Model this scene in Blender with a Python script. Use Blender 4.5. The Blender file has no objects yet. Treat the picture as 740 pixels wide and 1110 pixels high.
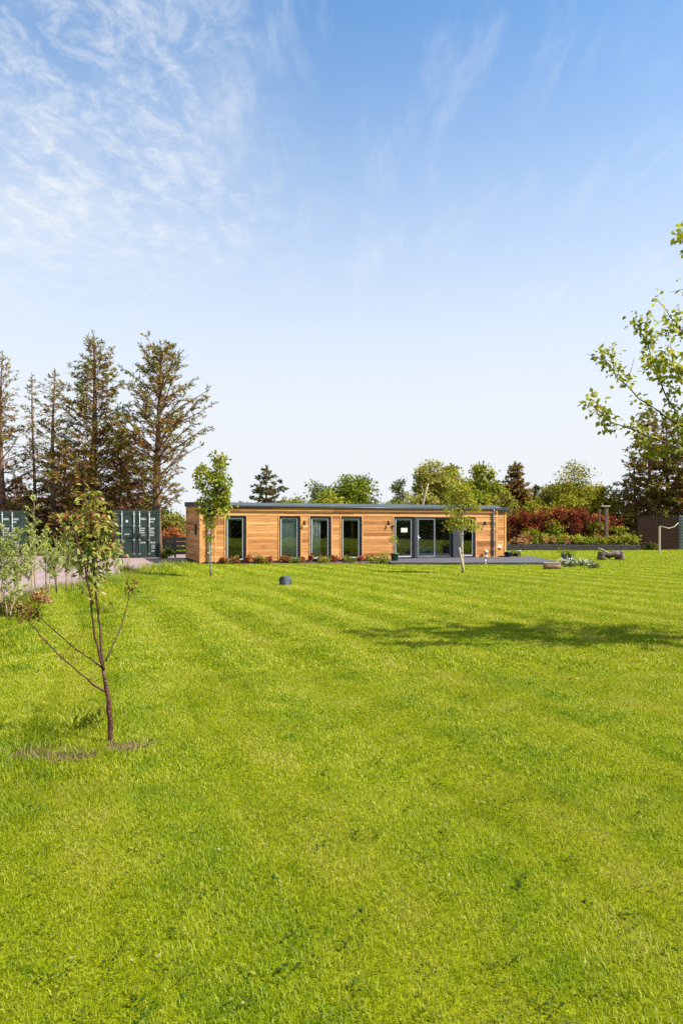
import bpy, bmesh, math, random
import numpy as np
from mathutils import Vector, Matrix, noise as mnoise

S = bpy.context.scene
COL = S.collection
R = math.radians
CAM_H, F, CX, HY = 1.7, 740.0, 370.0, 571.0      # eye height, focal length and horizon of the view, in photo pixels


def P(px, py, d):
    """a point at depth d seen at a photo pixel"""
    return Vector(((px - CX) / F * d, d, CAM_H - (py - HY) / F * d))


def G(px, py):
    """the ground point seen at a photo pixel"""
    d = CAM_H * F / (py - HY)
    return Vector(((px - CX) / F * d, d, 0.0))


# ------------------------------------------------------------------ node helpers
class NT:
    def __init__(self, tree):
        self.t = tree
        self.n = tree.nodes
        self.l = tree.links

    def new(self, typ, **kw):
        nd = self.n.new(typ)
        for k, v in kw.items():
            setattr(nd, k, v)
        return nd

    def put(self, sock, v):
        if hasattr(v, 'is_output'):
            self.l.new(v, sock)
        elif v is not None:
            if sock.type == 'RGBA' and len(v) == 3:
                v = (*v, 1)
            sock.default_value = v

    def math(self, op, a, b=None, c=None, clamp=False):
        nd = self.new('ShaderNodeMath', operation=op, use_clamp=clamp)
        self.put(nd.inputs[0], a)
        if b is not None: self.put(nd.inputs[1], b)
        if c is not None: self.put(nd.inputs[2], c)
        return nd.outputs[0]

    def smooth(self, v, a, b):
        nd = self.new('ShaderNodeMapRange', interpolation_type='SMOOTHSTEP')
        self.put(nd.inputs[0], v)
        nd.inputs[1].default_value = a
        nd.inputs[2].default_value = b
        return nd.outputs[0]

    def noise(self, vec, scale, detail=4, rough=0.55, dist=0.0):
        nd = self.new('ShaderNodeTexNoise')
        if vec is not None: self.put(nd.inputs['Vector'], vec)
        nd.inputs['Scale'].default_value = scale
        nd.inputs['Detail'].default_value = detail
        nd.inputs['Roughness'].default_value = rough
        nd.inputs['Distortion'].default_value = dist
        return nd.outputs[0]

    def mapping(self, vec, scale=(1, 1, 1), rot=(0, 0, 0), loc=(0, 0, 0)):
        nd = self.new('ShaderNodeMapping')
        self.put(nd.inputs[0], vec)
        nd.inputs['Location'].default_value = loc
        nd.inputs['Rotation'].default_value = rot
        nd.inputs['Scale'].default_value = scale
        return nd.outputs[0]

    def ramp(self, fac, stops, interp='LINEAR'):
        nd = self.new('ShaderNodeValToRGB')
        cr = nd.color_ramp
        cr.interpolation = interp
        while len(cr.elements) < len(stops): cr.elements.new(0.5)
        for e, (p, c) in zip(cr.elements, stops):
            e.position = p
            e.color = (*c, 1) if len(c) == 3 else c
        self.put(nd.inputs[0], fac)
        return nd.outputs[0]

    def mix(self, fac, a, b, mode='MIX'):
        nd = self.new('ShaderNodeMix', data_type='RGBA', blend_type=mode)
        self.put(nd.inputs[0], fac)
        self.put(nd.inputs[6], a)
        self.put(nd.inputs[7], b)
        return nd.outputs[2]

    def attr(self, name):
        return self.new('ShaderNodeAttribute', attribute_name=name).outputs['Fac']

    def bump(self, h, strength=0.3, dist=0.02):
        nd = self.new('ShaderNodeBump')
        nd.inputs['Strength'].default_value = strength
        nd.inputs['Distance'].default_value = dist
        self.put(nd.inputs['Height'], h)
        return nd.outputs[0]


def mat(name):
    m = bpy.data.materials.new(name)
    m.use_nodes = True
    nt = NT(m.node_tree)
    m.node_tree.nodes.clear()
    out = nt.new('ShaderNodeOutputMaterial')
    return m, nt, out


def principled(nt, out, color, rough=0.7, metal=0.0, normal=None, spec=0.4):
    b = nt.new('ShaderNodeBsdfPrincipled')
    nt.put(b.inputs['Base Color'], color)
    nt.put(b.inputs['Roughness'], rough)
    b.inputs['Metallic'].default_value = metal
    b.inputs['Specular IOR Level'].default_value = spec
    if normal is not None: nt.put(b.inputs['Normal'], normal)
    nt.l.new(b.outputs[0], out.inputs[0])
    return b


def simple(name, c1, c2, scale=6, rough=0.7, metal=0, bump=0.2, detail=5, spec=0.4, coords='Object', stretch=(1, 1, 1)):
    m, nt, out = mat(name)
    co = nt.new('ShaderNodeTexCoord').outputs[coords]
    co = nt.mapping(co, stretch)
    n = nt.noise(co, scale, detail)
    col = nt.ramp(n, [(0.3, c1), (0.7, c2)])
    principled(nt, out, col, rough, metal, nt.bump(n, bump, 0.02), spec)
    return m


def leafmat(name, stops, trans=0.35, gloss=0.0):
    """stops: colours along the per-leaf 'tint' value"""
    m, nt, out = mat(name)
    col = nt.ramp(nt.attr('tint'), stops)
    d = nt.new('ShaderNodeBsdfDiffuse'); nt.put(d.inputs[0], col)
    t = nt.new('ShaderNodeBsdfTranslucent'); nt.put(t.inputs[0], nt.mix(1.0, col, (1.25, 1.15, 0.55), 'MULTIPLY'))
    g = nt.new('ShaderNodeBsdfGlossy'); g.inputs[0].default_value = (0.8, 0.9, 0.7, 1); g.inputs['Roughness'].default_value = 0.55
    a = nt.new('ShaderNodeMixShader'); a.inputs[0].default_value = trans
    nt.l.new(d.outputs[0], a.inputs[1]); nt.l.new(t.outputs[0], a.inputs[2])
    b = nt.new('ShaderNodeMixShader'); b.inputs[0].default_value = gloss
    nt.l.new(a.outputs[0], b.inputs[1]); nt.l.new(g.outputs[0], b.inputs[2])
    nt.l.new(b.outputs[0], out.inputs[0])
    return m


# ------------------------------------------------------------------ object helpers
def tag(o, label, cat, group=None, kind=None):
    if label: o['label'] = label
    if cat: o['category'] = cat
    if group: o['group'] = group
    if kind: o['kind'] = kind
    return o


def thing(name, label, cat, loc=(0, 0, 0), rz=0, group=None):
    o = bpy.data.objects.new(name, None)
    COL.objects.link(o)
    o.empty_display_size = 0.2
    o.location = loc
    o.rotation_euler = (0, 0, rz)
    return tag(o, label, cat, group)


def link(name, me, m, parent=None):
    o = bpy.data.objects.new(name, me)
    COL.objects.link(o)
    if m is not None:
        for mm in (m if isinstance(m, (list, tuple)) else [m]): me.materials.append(mm)
    if parent is not None: o.parent = parent
    return o


class MB:
    """collects simple solids and links them as one mesh"""
    def __init__(self):
        self.v, self.f, self.t, self.mi, self.sm = [], [], [], [], []

    def face(self, idx, tint=0.5, mi=0, sm=False):
        self.f.append(idx); self.t.append(tint); self.mi.append(mi); self.sm.append(sm)

    def box(self, x0, y0, z0, x1, y1, z1, tint=0.5, mi=0, M=None):
        b = len(self.v)
        pts = [Vector(p) for p in ((x0, y0, z0), (x1, y0, z0), (x1, y1, z0), (x0, y1, z0), (x0, y0, z1), (x1, y0, z1), (x1, y1, z1), (x0, y1, z1))]
        if M is not None: pts = [M @ p for p in pts]
        self.v += [tuple(p) for p in pts]
        for q in ((3, 2, 1, 0), (4, 5, 6, 7), (0, 1, 5, 4), (1, 2, 6, 5), (2, 3, 7, 6), (3, 0, 4, 7)):
            self.face([b + i for i in q], tint, mi)

    def prism(self, poly, z0, z1, tint=0.5, mi=0):
        b = len(self.v); n = len(poly)
        self.v += [(p[0], p[1], z0) for p in poly] + [(p[0], p[1], z1) for p in poly]
        self.face([b + n - 1 - i for i in range(n)], tint, mi)
        self.face([b + n + i for i in range(n)], tint, mi)
        for i in range(n):
            j = (i + 1) % n
            self.face([b + i, b + j, b + n + j, b + n + i], tint, mi)

    def tube(self, pts, rad, n=6, cap=True, tint=0.5, mi=0, jit=0.0, rng=random):
        pts = [Vector(p) for p in pts]
        if not hasattr(rad, '__len__'): rad = [rad] * len(pts)
        b = len(self.v)
        ref = Vector((0.31, 0.83, 0.46)) if abs((pts[-1] - pts[0]).normalized().dot(Vector((0.31, 0.83, 0.46)))) < 0.9 else Vector((1, 0, 0))
        for i, p in enumerate(pts):
            d = (pts[min(i + 1, len(pts) - 1)] - pts[max(i - 1, 0)])
            if d.length < 1e-7: d = Vector((0, 0, 1))
            d.normalize()
            s = d.cross(ref).normalized(); u = s.cross(d)
            for k in range(n):
                a = 2 * math.pi * k / n
                rr = rad[i] * (1 + (rng.uniform(-jit, jit) if jit else 0))
                self.v.append(tuple(p + (s * math.cos(a) + u * math.sin(a)) * rr))
        for i in range(len(pts) - 1):
            for k in range(n):
                k2 = (k + 1) % n
                self.face([b + i * n + k, b + i * n + k2, b + (i + 1) * n + k2, b + (i + 1) * n + k], tint, mi, True)
        if cap:
            self.face([b + n - 1 - k for k in range(n)], tint, mi)
            self.face([b + (len(pts) - 1) * n + k for k in range(n)], tint, mi)

    def lathe(self, prof, c=(0, 0, 0), n=20, tint=0.5, mi=0):
        b = len(self.v)
        for r, z in prof:
            for k in range(n):
                a = 2 * math.pi * k / n
                self.v.append((c[0] + r * math.cos(a), c[1] + r * math.sin(a), c[2] + z))
        for i in range(len(prof) - 1):
            for k in range(n):
                k2 = (k + 1) % n
                self.face([b + i * n + k, b + i * n + k2, b + (i + 1) * n + k2, b + (i + 1) * n + k], tint, mi, True)
        self.face([b + n - 1 - k for k in range(n)], tint, mi)
        self.face([b + (len(prof) - 1) * n + k for k in range(n)], tint, mi)

    def build(self, name, m, parent=None, bevel=0.0):
        me = bpy.data.meshes.new(name)
        me.from_pydata(self.v, [], self.f)
        a = me.attributes.new('tint', 'FLOAT', 'FACE')
        a.data.foreach_set('value', self.t)
        me.polygons.foreach_set('material_index', self.mi)
        me.polygons.foreach_set('use_smooth', self.sm)
        me.update()
        o = link(name, me, m, parent)
        if bevel:
            md = o.modifiers.new('bevel', 'BEVEL'); md.width = bevel; md.segments = 2; md.limit_method = 'ANGLE'
        return o


def np_mesh(name, verts, faces_idx, loop_total, tint, m, parent=None, smooth=False):
    me = bpy.data.meshes.new(name)
    nv, nf = len(verts), len(loop_total)
    me.vertices.add(nv); me.vertices.foreach_set('co', np.ascontiguousarray(verts, dtype=np.float32).ravel())
    me.loops.add(len(faces_idx)); me.loops.foreach_set('vertex_index', np.ascontiguousarray(faces_idx, dtype=np.int32))
    me.polygons.add(nf)
    st = np.concatenate(([0], np.cumsum(loop_total)[:-1])).astype(np.int32)
    me.polygons.foreach_set('loop_start', st)
    me.polygons.foreach_set('loop_total', np.asarray(loop_total, dtype=np.int32))
    a = me.attributes.new('tint', 'FLOAT', 'FACE')
    a.data.foreach_set('value', np.ascontiguousarray(tint, dtype=np.float32))
    me.update(calc_edges=True)
    return link(name, me, m, parent)


def unit(a):
    return a / np.maximum(np.linalg.norm(a, axis=1, keepdims=True), 1e-9)


class Leaves:
    """collects kite-shaped leaves; one mesh"""
    def __init__(self, seed=0):
        self.rng = np.random.default_rng(seed)
        self.p, self.d, self.n, self.l, self.w, self.t = [], [], [], [], [], []

    def add(self, p, d, n, l, w, t):
        self.p.append(np.atleast_2d(p)); self.d.append(np.atleast_2d(d)); self.n.append(np.atleast_2d(n))
        self.l.append(np.atleast_1d(l)); self.w.append(np.atleast_1d(w)); self.t.append(np.atleast_1d(t))

    def cloud(self, c, rad, n, l, w, t, spread_t=0.15, droop=0.0, flat=0.75, up=0.5):
        g = self.rng
        q = g.normal(size=(n, 3)) * 0.5
        q *= np.minimum(1.0, 1.15 / np.maximum(np.linalg.norm(q, axis=1, keepdims=True), 1e-6))
        rad = np.array(rad) if hasattr(rad, '__len__') else np.array([rad, rad, rad * flat])
        pos = np.array(c) + q * rad
        d = g.normal(size=(n, 3)) * 0.8 + q * 0.9; d[:, 2] -= droop
        nn = g.normal(size=(n, 3)); nn[:, 2] = nn[:, 2] + up
        s = g.uniform(0.65, 1.25, n)
        tt = np.clip(t + g.normal(size=n) * spread_t, 0, 1)
        self.add(pos, unit(d), nn, l * s, w * s, tt)

    def build(self, name, m, parent=None, fold=0.12):
        p = np.concatenate(self.p); d = unit(np.concatenate(self.d)); n = np.concatenate(self.n)
        l = np.concatenate(self.l)[:, None]; w = np.concatenate(self.w)[:, None]; t = np.concatenate(self.t)
        s = np.cross(d, n); s = unit(s + 1e-6); n2 = np.cross(s, d)
        k = len(p)
        v = np.empty((k, 4, 3))
        v[:, 0] = p; v[:, 2] = p + d * l - n2 * l * fold
        mid = p + d * l * 0.48 + n2 * w * fold
        v[:, 1] = mid + s * w * 0.5; v[:, 3] = mid - s * w * 0.5
        return np_mesh(name, v.reshape(-1, 3), np.arange(k * 4), np.full(k, 4), t, m, parent)


# ------------------------------------------------------------------ materials
def lawn_colour(nt, tint):
    """world-position lawn colour: patches, worn spots and mowing bands, plus the per-blade tint"""
    pos = nt.new('ShaderNodeNewGeometry').outputs['Position']
    sx = nt.new('ShaderNodeSeparateXYZ'); nt.put(sx.inputs[0], pos)
    x, y = sx.outputs[0], sx.outputs[1]
    flat = nt.new('ShaderNodeCombineXYZ'); nt.put(flat.inputs[0], x); nt.put(flat.inputs[1], y)
    flat = flat.outputs[0]
    big = nt.noise(flat, 0.35, 3, 0.6)
    med = nt.noise(flat, 1.9, 4, 0.62)
    wob = nt.noise(flat, 0.22, 2)
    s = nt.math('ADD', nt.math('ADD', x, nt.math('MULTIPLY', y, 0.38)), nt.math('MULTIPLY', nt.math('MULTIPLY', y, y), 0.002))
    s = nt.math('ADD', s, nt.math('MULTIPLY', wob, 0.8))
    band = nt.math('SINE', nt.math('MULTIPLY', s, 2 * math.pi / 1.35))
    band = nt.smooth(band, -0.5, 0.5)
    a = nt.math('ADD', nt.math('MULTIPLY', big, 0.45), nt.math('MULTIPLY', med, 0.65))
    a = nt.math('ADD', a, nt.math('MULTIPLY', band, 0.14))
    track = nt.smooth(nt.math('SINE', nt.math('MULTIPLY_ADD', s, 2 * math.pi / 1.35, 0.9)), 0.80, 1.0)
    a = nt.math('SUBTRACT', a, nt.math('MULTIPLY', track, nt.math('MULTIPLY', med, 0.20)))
    clump = nt.smooth(nt.noise(flat, 5.5, 3, 0.6), 0.56, 0.74)
    a = nt.math('SUBTRACT', a, nt.math('MULTIPLY', clump, 0.20))
    a = nt.math('SUBTRACT', a, 0.065)
    a = nt.math('ADD', a, nt.math('MULTIPLY', nt.math('SUBTRACT', tint, 0.5), 0.55))
    col = nt.ramp(a, [(0.0, (0.042, 0.103, 0.004)), (0.23, (0.156, 0.232, 0.005)), (0.46, (0.276, 0.320, 0.006)), (0.69, (0.365, 0.368, 0.022)), (0.90, (0.44, 0.41, 0.10))])
    # worn brown spots of a shape of their own
    worn = nt.noise(flat, 0.8, 5, 0.7)
    worn = nt.smooth(worn, 0.70, 0.80)
    col = nt.mix(nt.math('MULTIPLY', worn, 0.55), col, (0.17, 0.125, 0.05))
    return col, flat, band


def m_lawn():
    m, nt, out = mat('lawn_turf')
    col, flat, band = lawn_colour(nt, 0.30)
    fine = nt.noise(flat, 26, 5, 0.7)
    col = nt.mix(1.0, col, nt.ramp(fine, [(0.3, (0.55, 0.6, 0.5)), (0.62, (1.1, 1.08, 1.0))]), 'MULTIPLY')
    principled(nt, out, nt.mix(1.0, col, (0.74, 0.74, 0.72), 'MULTIPLY'), 0.95, 0, nt.bump(fine, 0.9, 0.05), 0.05)
    return m


def m_blade():
    m, nt, out = mat('grass_blade')
    tint = nt.attr('tint')
    col, flat, band = lawn_colour(nt, tint)
    straw = nt.smooth(tint, 0.93, 0.97)
    col = nt.mix(straw, col, (0.33, 0.28, 0.11))
    d = nt.new('ShaderNodeBsdfDiffuse'); nt.put(d.inputs[0], col)
    t = nt.new('ShaderNodeBsdfTranslucent'); nt.put(t.inputs[0], col)
    a = nt.new('ShaderNodeMixShader'); a.inputs[0].default_value = 0.42
    nt.l.new(d.outputs[0], a.inputs[1]); nt.l.new(t.outputs[0], a.inputs[2])
    g = nt.new('ShaderNodeBsdfGlossy'); g.inputs[0].default_value = (0.9, 1, 0.8, 1); g.inputs['Roughness'].default_value = 0.5
    b = nt.new('ShaderNodeMixShader'); b.inputs[0].default_value = 0.018
    nt.l.new(a.outputs[0], b.inputs[1]); nt.l.new(g.outputs[0], b.inputs[2])
    nt.l.new(b.outputs[0], out.inputs[0])
    return m


def m_gravel():
    m, nt, out = mat('pink_gravel')
    co = nt.new('ShaderNodeTexCoord').outputs['Object']
    v = nt.new('ShaderNodeTexVoronoi'); nt.put(v.inputs['Vector'], co); v.inputs['Scale'].default_value = 28
    n = nt.noise(co, 0.6, 4)
    n2 = nt.noise(co, 7, 4)
    c = nt.ramp(v.outputs['Color'], [(0.1, (0.15, 0.10, 0.092)), (0.5, (0.26, 0.185, 0.172)), (0.9, (0.37, 0.295, 0.28))])
    c = nt.mix(1.0, c, nt.ramp(n, [(0.3, (0.8, 0.78, 0.76)), (0.7, (1.08, 1.05, 1.05))]), 'MULTIPLY')
    c = nt.mix(nt.math('MULTIPLY', nt.smooth(n2, 0.6, 0.75), 0.4), c, (0.2, 0.17, 0.13))
    principled(nt, out, c, 0.9, 0, nt.bump(v.outputs['Distance'], 0.6, 0.02), 0.2)
    return m


def m_cladding():
    m, nt, out = mat('larch_board')
    co = nt.new('ShaderNodeTexCoord').outputs['Object']
    tint = nt.attr('tint')
    off = nt.new('ShaderNodeCombineXYZ')
    nt.put(off.inputs[0], nt.math('MULTIPLY', tint, 37.0)); nt.put(off.inputs[1], nt.math('MULTIPLY', tint, 11.0))
    ad = nt.new('ShaderNodeVectorMath', operation='ADD'); nt.put(ad.inputs[0], co); nt.put(ad.inputs[1], off.outputs[0])
    g = nt.noise(nt.mapping(ad.outputs[0], (0.7, 0.7, 16)), 2.2, 6, 0.65, 0.6)
    w = nt.noise(nt.mapping(ad.outputs[0], (0.35, 0.35, 3)), 1.6, 3, 0.6)
    base = nt.ramp(tint, [(0.0, (0.28, 0.108, 0.031)), (0.3, (0.45, 0.195, 0.060)), (0.7, (0.57, 0.268, 0.086)), (1.0, (0.63, 0.34, 0.128))])
    c = nt.mix(1.0, base, nt.ramp(g, [(0.28, (0.50, 0.42, 0.36)), (0.5, (0.98, 0.96, 0.94)), (0.75, (1.16, 1.16, 1.14))]), 'MULTIPLY')
    c = nt.mix(nt.math('MULTIPLY', nt.smooth(w, 0.52, 0.72), 0.55), c, (0.24, 0.088, 0.03))
    vor = nt.new('ShaderNodeTexVoronoi'); nt.put(vor.inputs['Vector'], nt.mapping(ad.outputs[0], (1.6, 1.6, 4.5))); vor.inputs['Scale'].default_value = 1.3
    knot = nt.smooth(vor.outputs['Distance'], 0.15, 0.07)
    c = nt.mix(nt.math('MULTIPLY', knot, 0.75), c, (0.09, 0.035, 0.015))
    principled(nt, out, c, 0.62, 0, nt.bump(g, 0.25, 0.01), 0.35)
    return m


def m_glass():
    m, nt, out = mat('window_glass')
    tr = nt.new('ShaderNodeBsdfTransparent'); tr.inputs[0].default_value = (0.80, 0.85, 0.83, 1)
    gl = nt.new('ShaderNodeBsdfGlossy'); gl.inputs[0].default_value = (0.97, 0.95, 1.0, 1); gl.inputs['Roughness'].default_value = 0.015
    co = nt.new('ShaderNodeTexCoord').outputs['Object']
    nt.put(gl.inputs['Normal'], nt.bump(nt.noise(co, 1.1, 1), 0.05, 0.02))
    fr = nt.new('ShaderNodeFresnel'); fr.inputs[0].default_value = 1.5
    fac = nt.math('MULTIPLY_ADD', fr.outputs[0], 0.9, 0.025, clamp=True)
    mx = nt.new('ShaderNodeMixShader'); nt.put(mx.inputs[0], fac)
    nt.l.new(tr.outputs[0], mx.inputs[1]); nt.l.new(gl.outputs[0], mx.inputs[2])
    nt.l.new(mx.outputs[0], out.inputs[0])
    return m


def m_container():
    m, nt, out = mat('container_paint')
    co = nt.new('ShaderNodeTexCoord').outputs['Object']
    n = nt.noise(co, 1.5, 6, 0.65)
    c = nt.ramp(n, [(0.3, (0.014, 0.027, 0.020)), (0.7, (0.024, 0.040, 0.030))])
    st = nt.noise(nt.mapping(co, (6, 6, 0.6)), 2.2, 4)
    c = nt.mix(nt.math('MULTIPLY', nt.smooth(st, 0.6, 0.78), 0.35), c, (0.10, 0.085, 0.07))
    principled(nt, out, c, 0.45, 0, nt.bump(n, 0.1, 0.01), 0.4)
    return m


M = {}
M['lawn'] = m_lawn()
M['blade'] = m_blade()
M['gravel'] = m_gravel()
M['clad'] = m_cladding()
M['glass'] = m_glass()
M['container'] = m_container()
M['soil'] = simple('bed_soil', (0.045, 0.03, 0.02), (0.12, 0.08, 0.05), 9, 0.95, 0, 0.8)
M['barepatch'] = simple('dry_soil', (0.035, 0.022, 0.011), (0.13, 0.085, 0.042), 22, 0.95, 0, 0.9, spec=0.05)
M['anthracite'] = simple('anthracite_coating', (0.030, 0.034, 0.042), (0.042, 0.046, 0.056), 3, 0.4, 0, 0.03, spec=0.5)
M['roofmetal'] = simple('slate_blue_trim', (0.095, 0.118, 0.15), (0.13, 0.155, 0.19), 1.2, 0.42, 0.0, 0.04, spec=0.5)
M['roofdeck'] = simple('roof_membrane', (0.05, 0.055, 0.065), (0.09, 0.095, 0.105), 2, 0.8)
M['sash'] = simple('grey_sash', (0.36, 0.375, 0.40), (0.44, 0.455, 0.48), 3, 0.4, 0, 0.03, spec=0.5)
M['midgrey'] = simple('mid_grey_frame', (0.11, 0.12, 0.135), (0.14, 0.15, 0.165), 3, 0.4, 0, 0.03, spec=0.5)
M['winframe'] = simple('dark_window_frame', (0.010, 0.010, 0.012), (0.016, 0.016, 0.019), 3, 0.7, 0, 0.03, spec=0.12)
M['reveal'] = simple('dark_reveal', (0.014, 0.014, 0.017), (0.024, 0.024, 0.028), 3, 0.55, 0, 0.03)
M['blind'] = simple('pale_blind', (0.62, 0.62, 0.60), (0.72, 0.72, 0.70), 3, 0.8, 0, 0.05)
M['white'] = simple('white_plastic', (0.68, 0.68, 0.66), (0.8, 0.8, 0.78), 5, 0.5, 0, 0.03)
M['pipe'] = simple('grey_pipe', (0.16, 0.17, 0.19), (0.24, 0.25, 0.27), 4, 0.4, 0.0, 0.04)
M['paper'] = simple('paper_sheet', (0.50, 0.49, 0.43), (0.58, 0.56, 0.5), 9, 0.9, 0, 0.02)
M['room'] = simple('room_plaster', (0.66, 0.65, 0.61), (0.74, 0.73, 0.69), 2, 0.9, 0, 0.03)
M['roomfloor'] = simple('room_floor', (0.30, 0.23, 0.16), (0.42, 0.33, 0.24), 3, 0.5, 0, 0.1, stretch=(1, 8, 1))
M['sofa'] = simple('blue_fabric', (0.06, 0.13, 0.22), (0.10, 0.19, 0.29), 30, 0.9, 0, 0.1)
M['curtain'] = simple('sheer_curtain', (0.70, 0.73, 0.70), (0.80, 0.82, 0.78), 3, 0.9, 0, 0.1)
M['blackpaint'] = simple('black_metal', (0.012, 0.012, 0.013), (0.03, 0.03, 0.032), 8, 0.45, 0.2, 0.05)
M['deck'] = simple('weathered_decking', (0.05, 0.046, 0.053), (0.105, 0.097, 0.108), 2.4, 0.75, 0, 0.25, stretch=(0.6, 6, 6))
M['sleeper'] = simple('dark_sleeper', (0.03, 0.028, 0.03), (0.085, 0.08, 0.085), 4, 0.85, 0, 0.4, stretch=(0.5, 5, 5), spec=0.1)
M['darkfence'] = simple('dark_stained_board', (0.018, 0.008, 0.006), (0.055, 0.026, 0.018), 5, 0.8, 0, 0.3, stretch=(0.5, 5, 9), spec=0.1)
M['blackfence'] = simple('black_stained_board', (0.010, 0.013, 0.012), (0.035, 0.042, 0.036), 5, 0.7, 0, 0.3, stretch=(0.5, 5, 9), spec=0.1)
M['corrugated'] = simple('grey_metal_sheet', (0.26, 0.29, 0.32), (0.36, 0.39, 0.42), 2.5, 0.5, 0.2, 0.05)
M['palepost'] = simple('pale_post_wood', (0.30, 0.23, 0.16), (0.48, 0.40, 0.30), 6, 0.85, 0, 0.4, stretch=(6, 6, 0.8))
M['brownpost'] = simple('brown_post_wood', (0.09, 0.05, 0.03), (0.19, 0.12, 0.075), 6, 0.85, 0, 0.4, stretch=(6, 6, 0.8))
M['drift'] = simple('grey_driftwood', (0.010, 0.007, 0.006), (0.20, 0.155, 0.125), 2.6, 0.9, 0, 0.8, stretch=(1, 2.4, 2.4), spec=0.1)
M['logend'] = simple('cut_log', (0.16, 0.085, 0.045), (0.30, 0.185, 0.11), 7, 0.9, 0, 0.5)
M['rock'] = simple('blue_grey_rock', (0.012, 0.019, 0.028), (0.06, 0.075, 0.10), 3.5, 0.75, 0, 0.6)
M['greenpot'] = simple('green_glaze', (0.02, 0.10, 0.035), (0.04, 0.16, 0.06), 4, 0.3, 0, 0.03, spec=0.5)
M['beigepot'] = simple('beige_pot', (0.34, 0.28, 0.17), (0.46, 0.40, 0.26), 6, 0.7, 0, 0.1)
M['darkpot'] = simple('dark_glaze', (0.018, 0.013, 0.016), (0.05, 0.035, 0.04), 4, 0.3, 0, 0.05, spec=0.5)
M['palestone'] = simple('pale_stone', (0.45, 0.40, 0.32), (0.62, 0.57, 0.48), 8, 0.85, 0, 0.3)
M['bark_con'] = simple('conifer_bark', (0.06, 0.033, 0.024), (0.23, 0.125, 0.08), 5, 0.95, 0, 0.8, stretch=(3, 3, 0.7))
M['bark_grey'] = simple('grey_bark', (0.10, 0.085, 0.07), (0.25, 0.22, 0.19), 7, 0.9, 0, 0.6, stretch=(3, 3, 0.8))
M['bark_dark'] = simple('dark_bark', (0.030, 0.020, 0.018), (0.09, 0.06, 0.05), 9, 0.9, 0, 0.6, stretch=(3, 3, 0.8))
M['bark_cherry'] = simple('cherry_bark', (0.025, 0.008, 0.007), (0.12, 0.04, 0.028), 26, 0.55, 0, 0.5, stretch=(1, 1, 2.5))
M['bark_willow'] = simple('willow_bark', (0.22, 0.16, 0.10), (0.38, 0.30, 0.2), 9, 0.85, 0, 0.4)
M['marking'] = simple('white_stencil', (0.36, 0.38, 0.36), (0.6, 0.6, 0.58), 30, 0.7, 0, 0.02)
M['bar'] = simple('galvanised_bar', (0.20, 0.23, 0.23), (0.32, 0.35, 0.35), 9, 0.45, 0.3, 0.05)

# foliage colours run over the per-leaf tint
M['needle'] = leafmat('spruce_needles', [(0.0, (0.08, 0.045, 0.032)), (0.2, (0.23, 0.115, 0.045)), (0.4, (0.30, 0.185, 0.045)), (0.56, (0.22, 0.20, 0.04)), (0.76, (0.105, 0.135, 0.032)), (1.0, (0.07, 0.105, 0.04))], 0.3)
M['needle_dark'] = leafmat('dark_conifer_needles', [(0.0, (0.09, 0.055, 0.038)), (0.35, (0.16, 0.098, 0.05)), (0.6, (0.10, 0.105, 0.04)), (1.0, (0.052, 0.083, 0.042))], 0.22)
M['needle_brown'] = leafmat('browned_needles', [(0.0, (0.10, 0.055, 0.040)), (0.4, (0.19, 0.105, 0.055)), (0.7, (0.24, 0.155, 0.062)), (1.0, (0.15, 0.145, 0.045))], 0.25)
M['leaf_green'] = leafmat('green_leaves', [(0.0, (0.035, 0.06, 0.012)), (0.4, (0.115, 0.16, 0.022)), (0.75, (0.235, 0.26, 0.032)), (1.0, (0.35, 0.335, 0.055))], 0.36)
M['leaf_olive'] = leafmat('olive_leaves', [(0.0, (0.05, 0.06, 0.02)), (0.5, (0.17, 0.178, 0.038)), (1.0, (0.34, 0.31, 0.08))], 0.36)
M['leaf_yellow'] = leafmat('yellow_green_leaves', [(0.0, (0.09, 0.10, 0.015)), (0.5, (0.22, 0.22, 0.022)), (1.0, (0.38, 0.34, 0.06))], 0.35)
M['leaf_grey'] = leafmat('grey_green_leaves', [(0.0, (0.06, 0.085, 0.045)), (0.5, (0.115, 0.145, 0.07)), (1.0, (0.21, 0.235, 0.11))], 0.25)
M['leaf_copper'] = leafmat('copper_leaves', [(0.0, (0.085, 0.018, 0.017)), (0.4, (0.205, 0.045, 0.03)), (0.75, (0.33, 0.10, 0.045)), (1.0, (0.42, 0.22, 0.075))], 0.35)
M['leaf_willow'] = leafmat('willow_leaves', [(0.0, (0.10, 0.14, 0.035)), (0.5, (0.28, 0.325, 0.08)), (1.0, (0.46, 0.48, 0.18))], 0.35, 0.02)
M['leaf_cherry'] = leafmat('cherry_leaves', [(0.0, (0.06, 0.09, 0.02)), (0.3, (0.17, 0.205, 0.035)), (0.62, (0.31, 0.31, 0.06)), (0.82, (0.33, 0.20, 0.06)), (1.0, (0.26, 0.06, 0.03))], 0.4, 0.03)
M['leaf_bud'] = leafmat('bronze_bud_leaves', [(0.0, (0.05, 0.03, 0.012)), (0.5, (0.14, 0.085, 0.03)), (1.0, (0.26, 0.16, 0.05))], 0.3)
M['leaf_young'] = leafmat('young_tree_leaves', [(0.0, (0.07, 0.115, 0.012)), (0.5, (0.22, 0.27, 0.022)), (0.8, (0.36, 0.37, 0.035)), (1.0, (0.36, 0.27, 0.05))], 0.42, 0.02)
M['leaf_over'] = leafmat('overhanging_leaves', [(0.0, (0.07, 0.10, 0.012)), (0.5, (0.25, 0.27, 0.025)), (0.9, (0.36, 0.36, 0.035)), (1.0, (0.28, 0.13, 0.04))], 0.42, 0.02)
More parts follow.
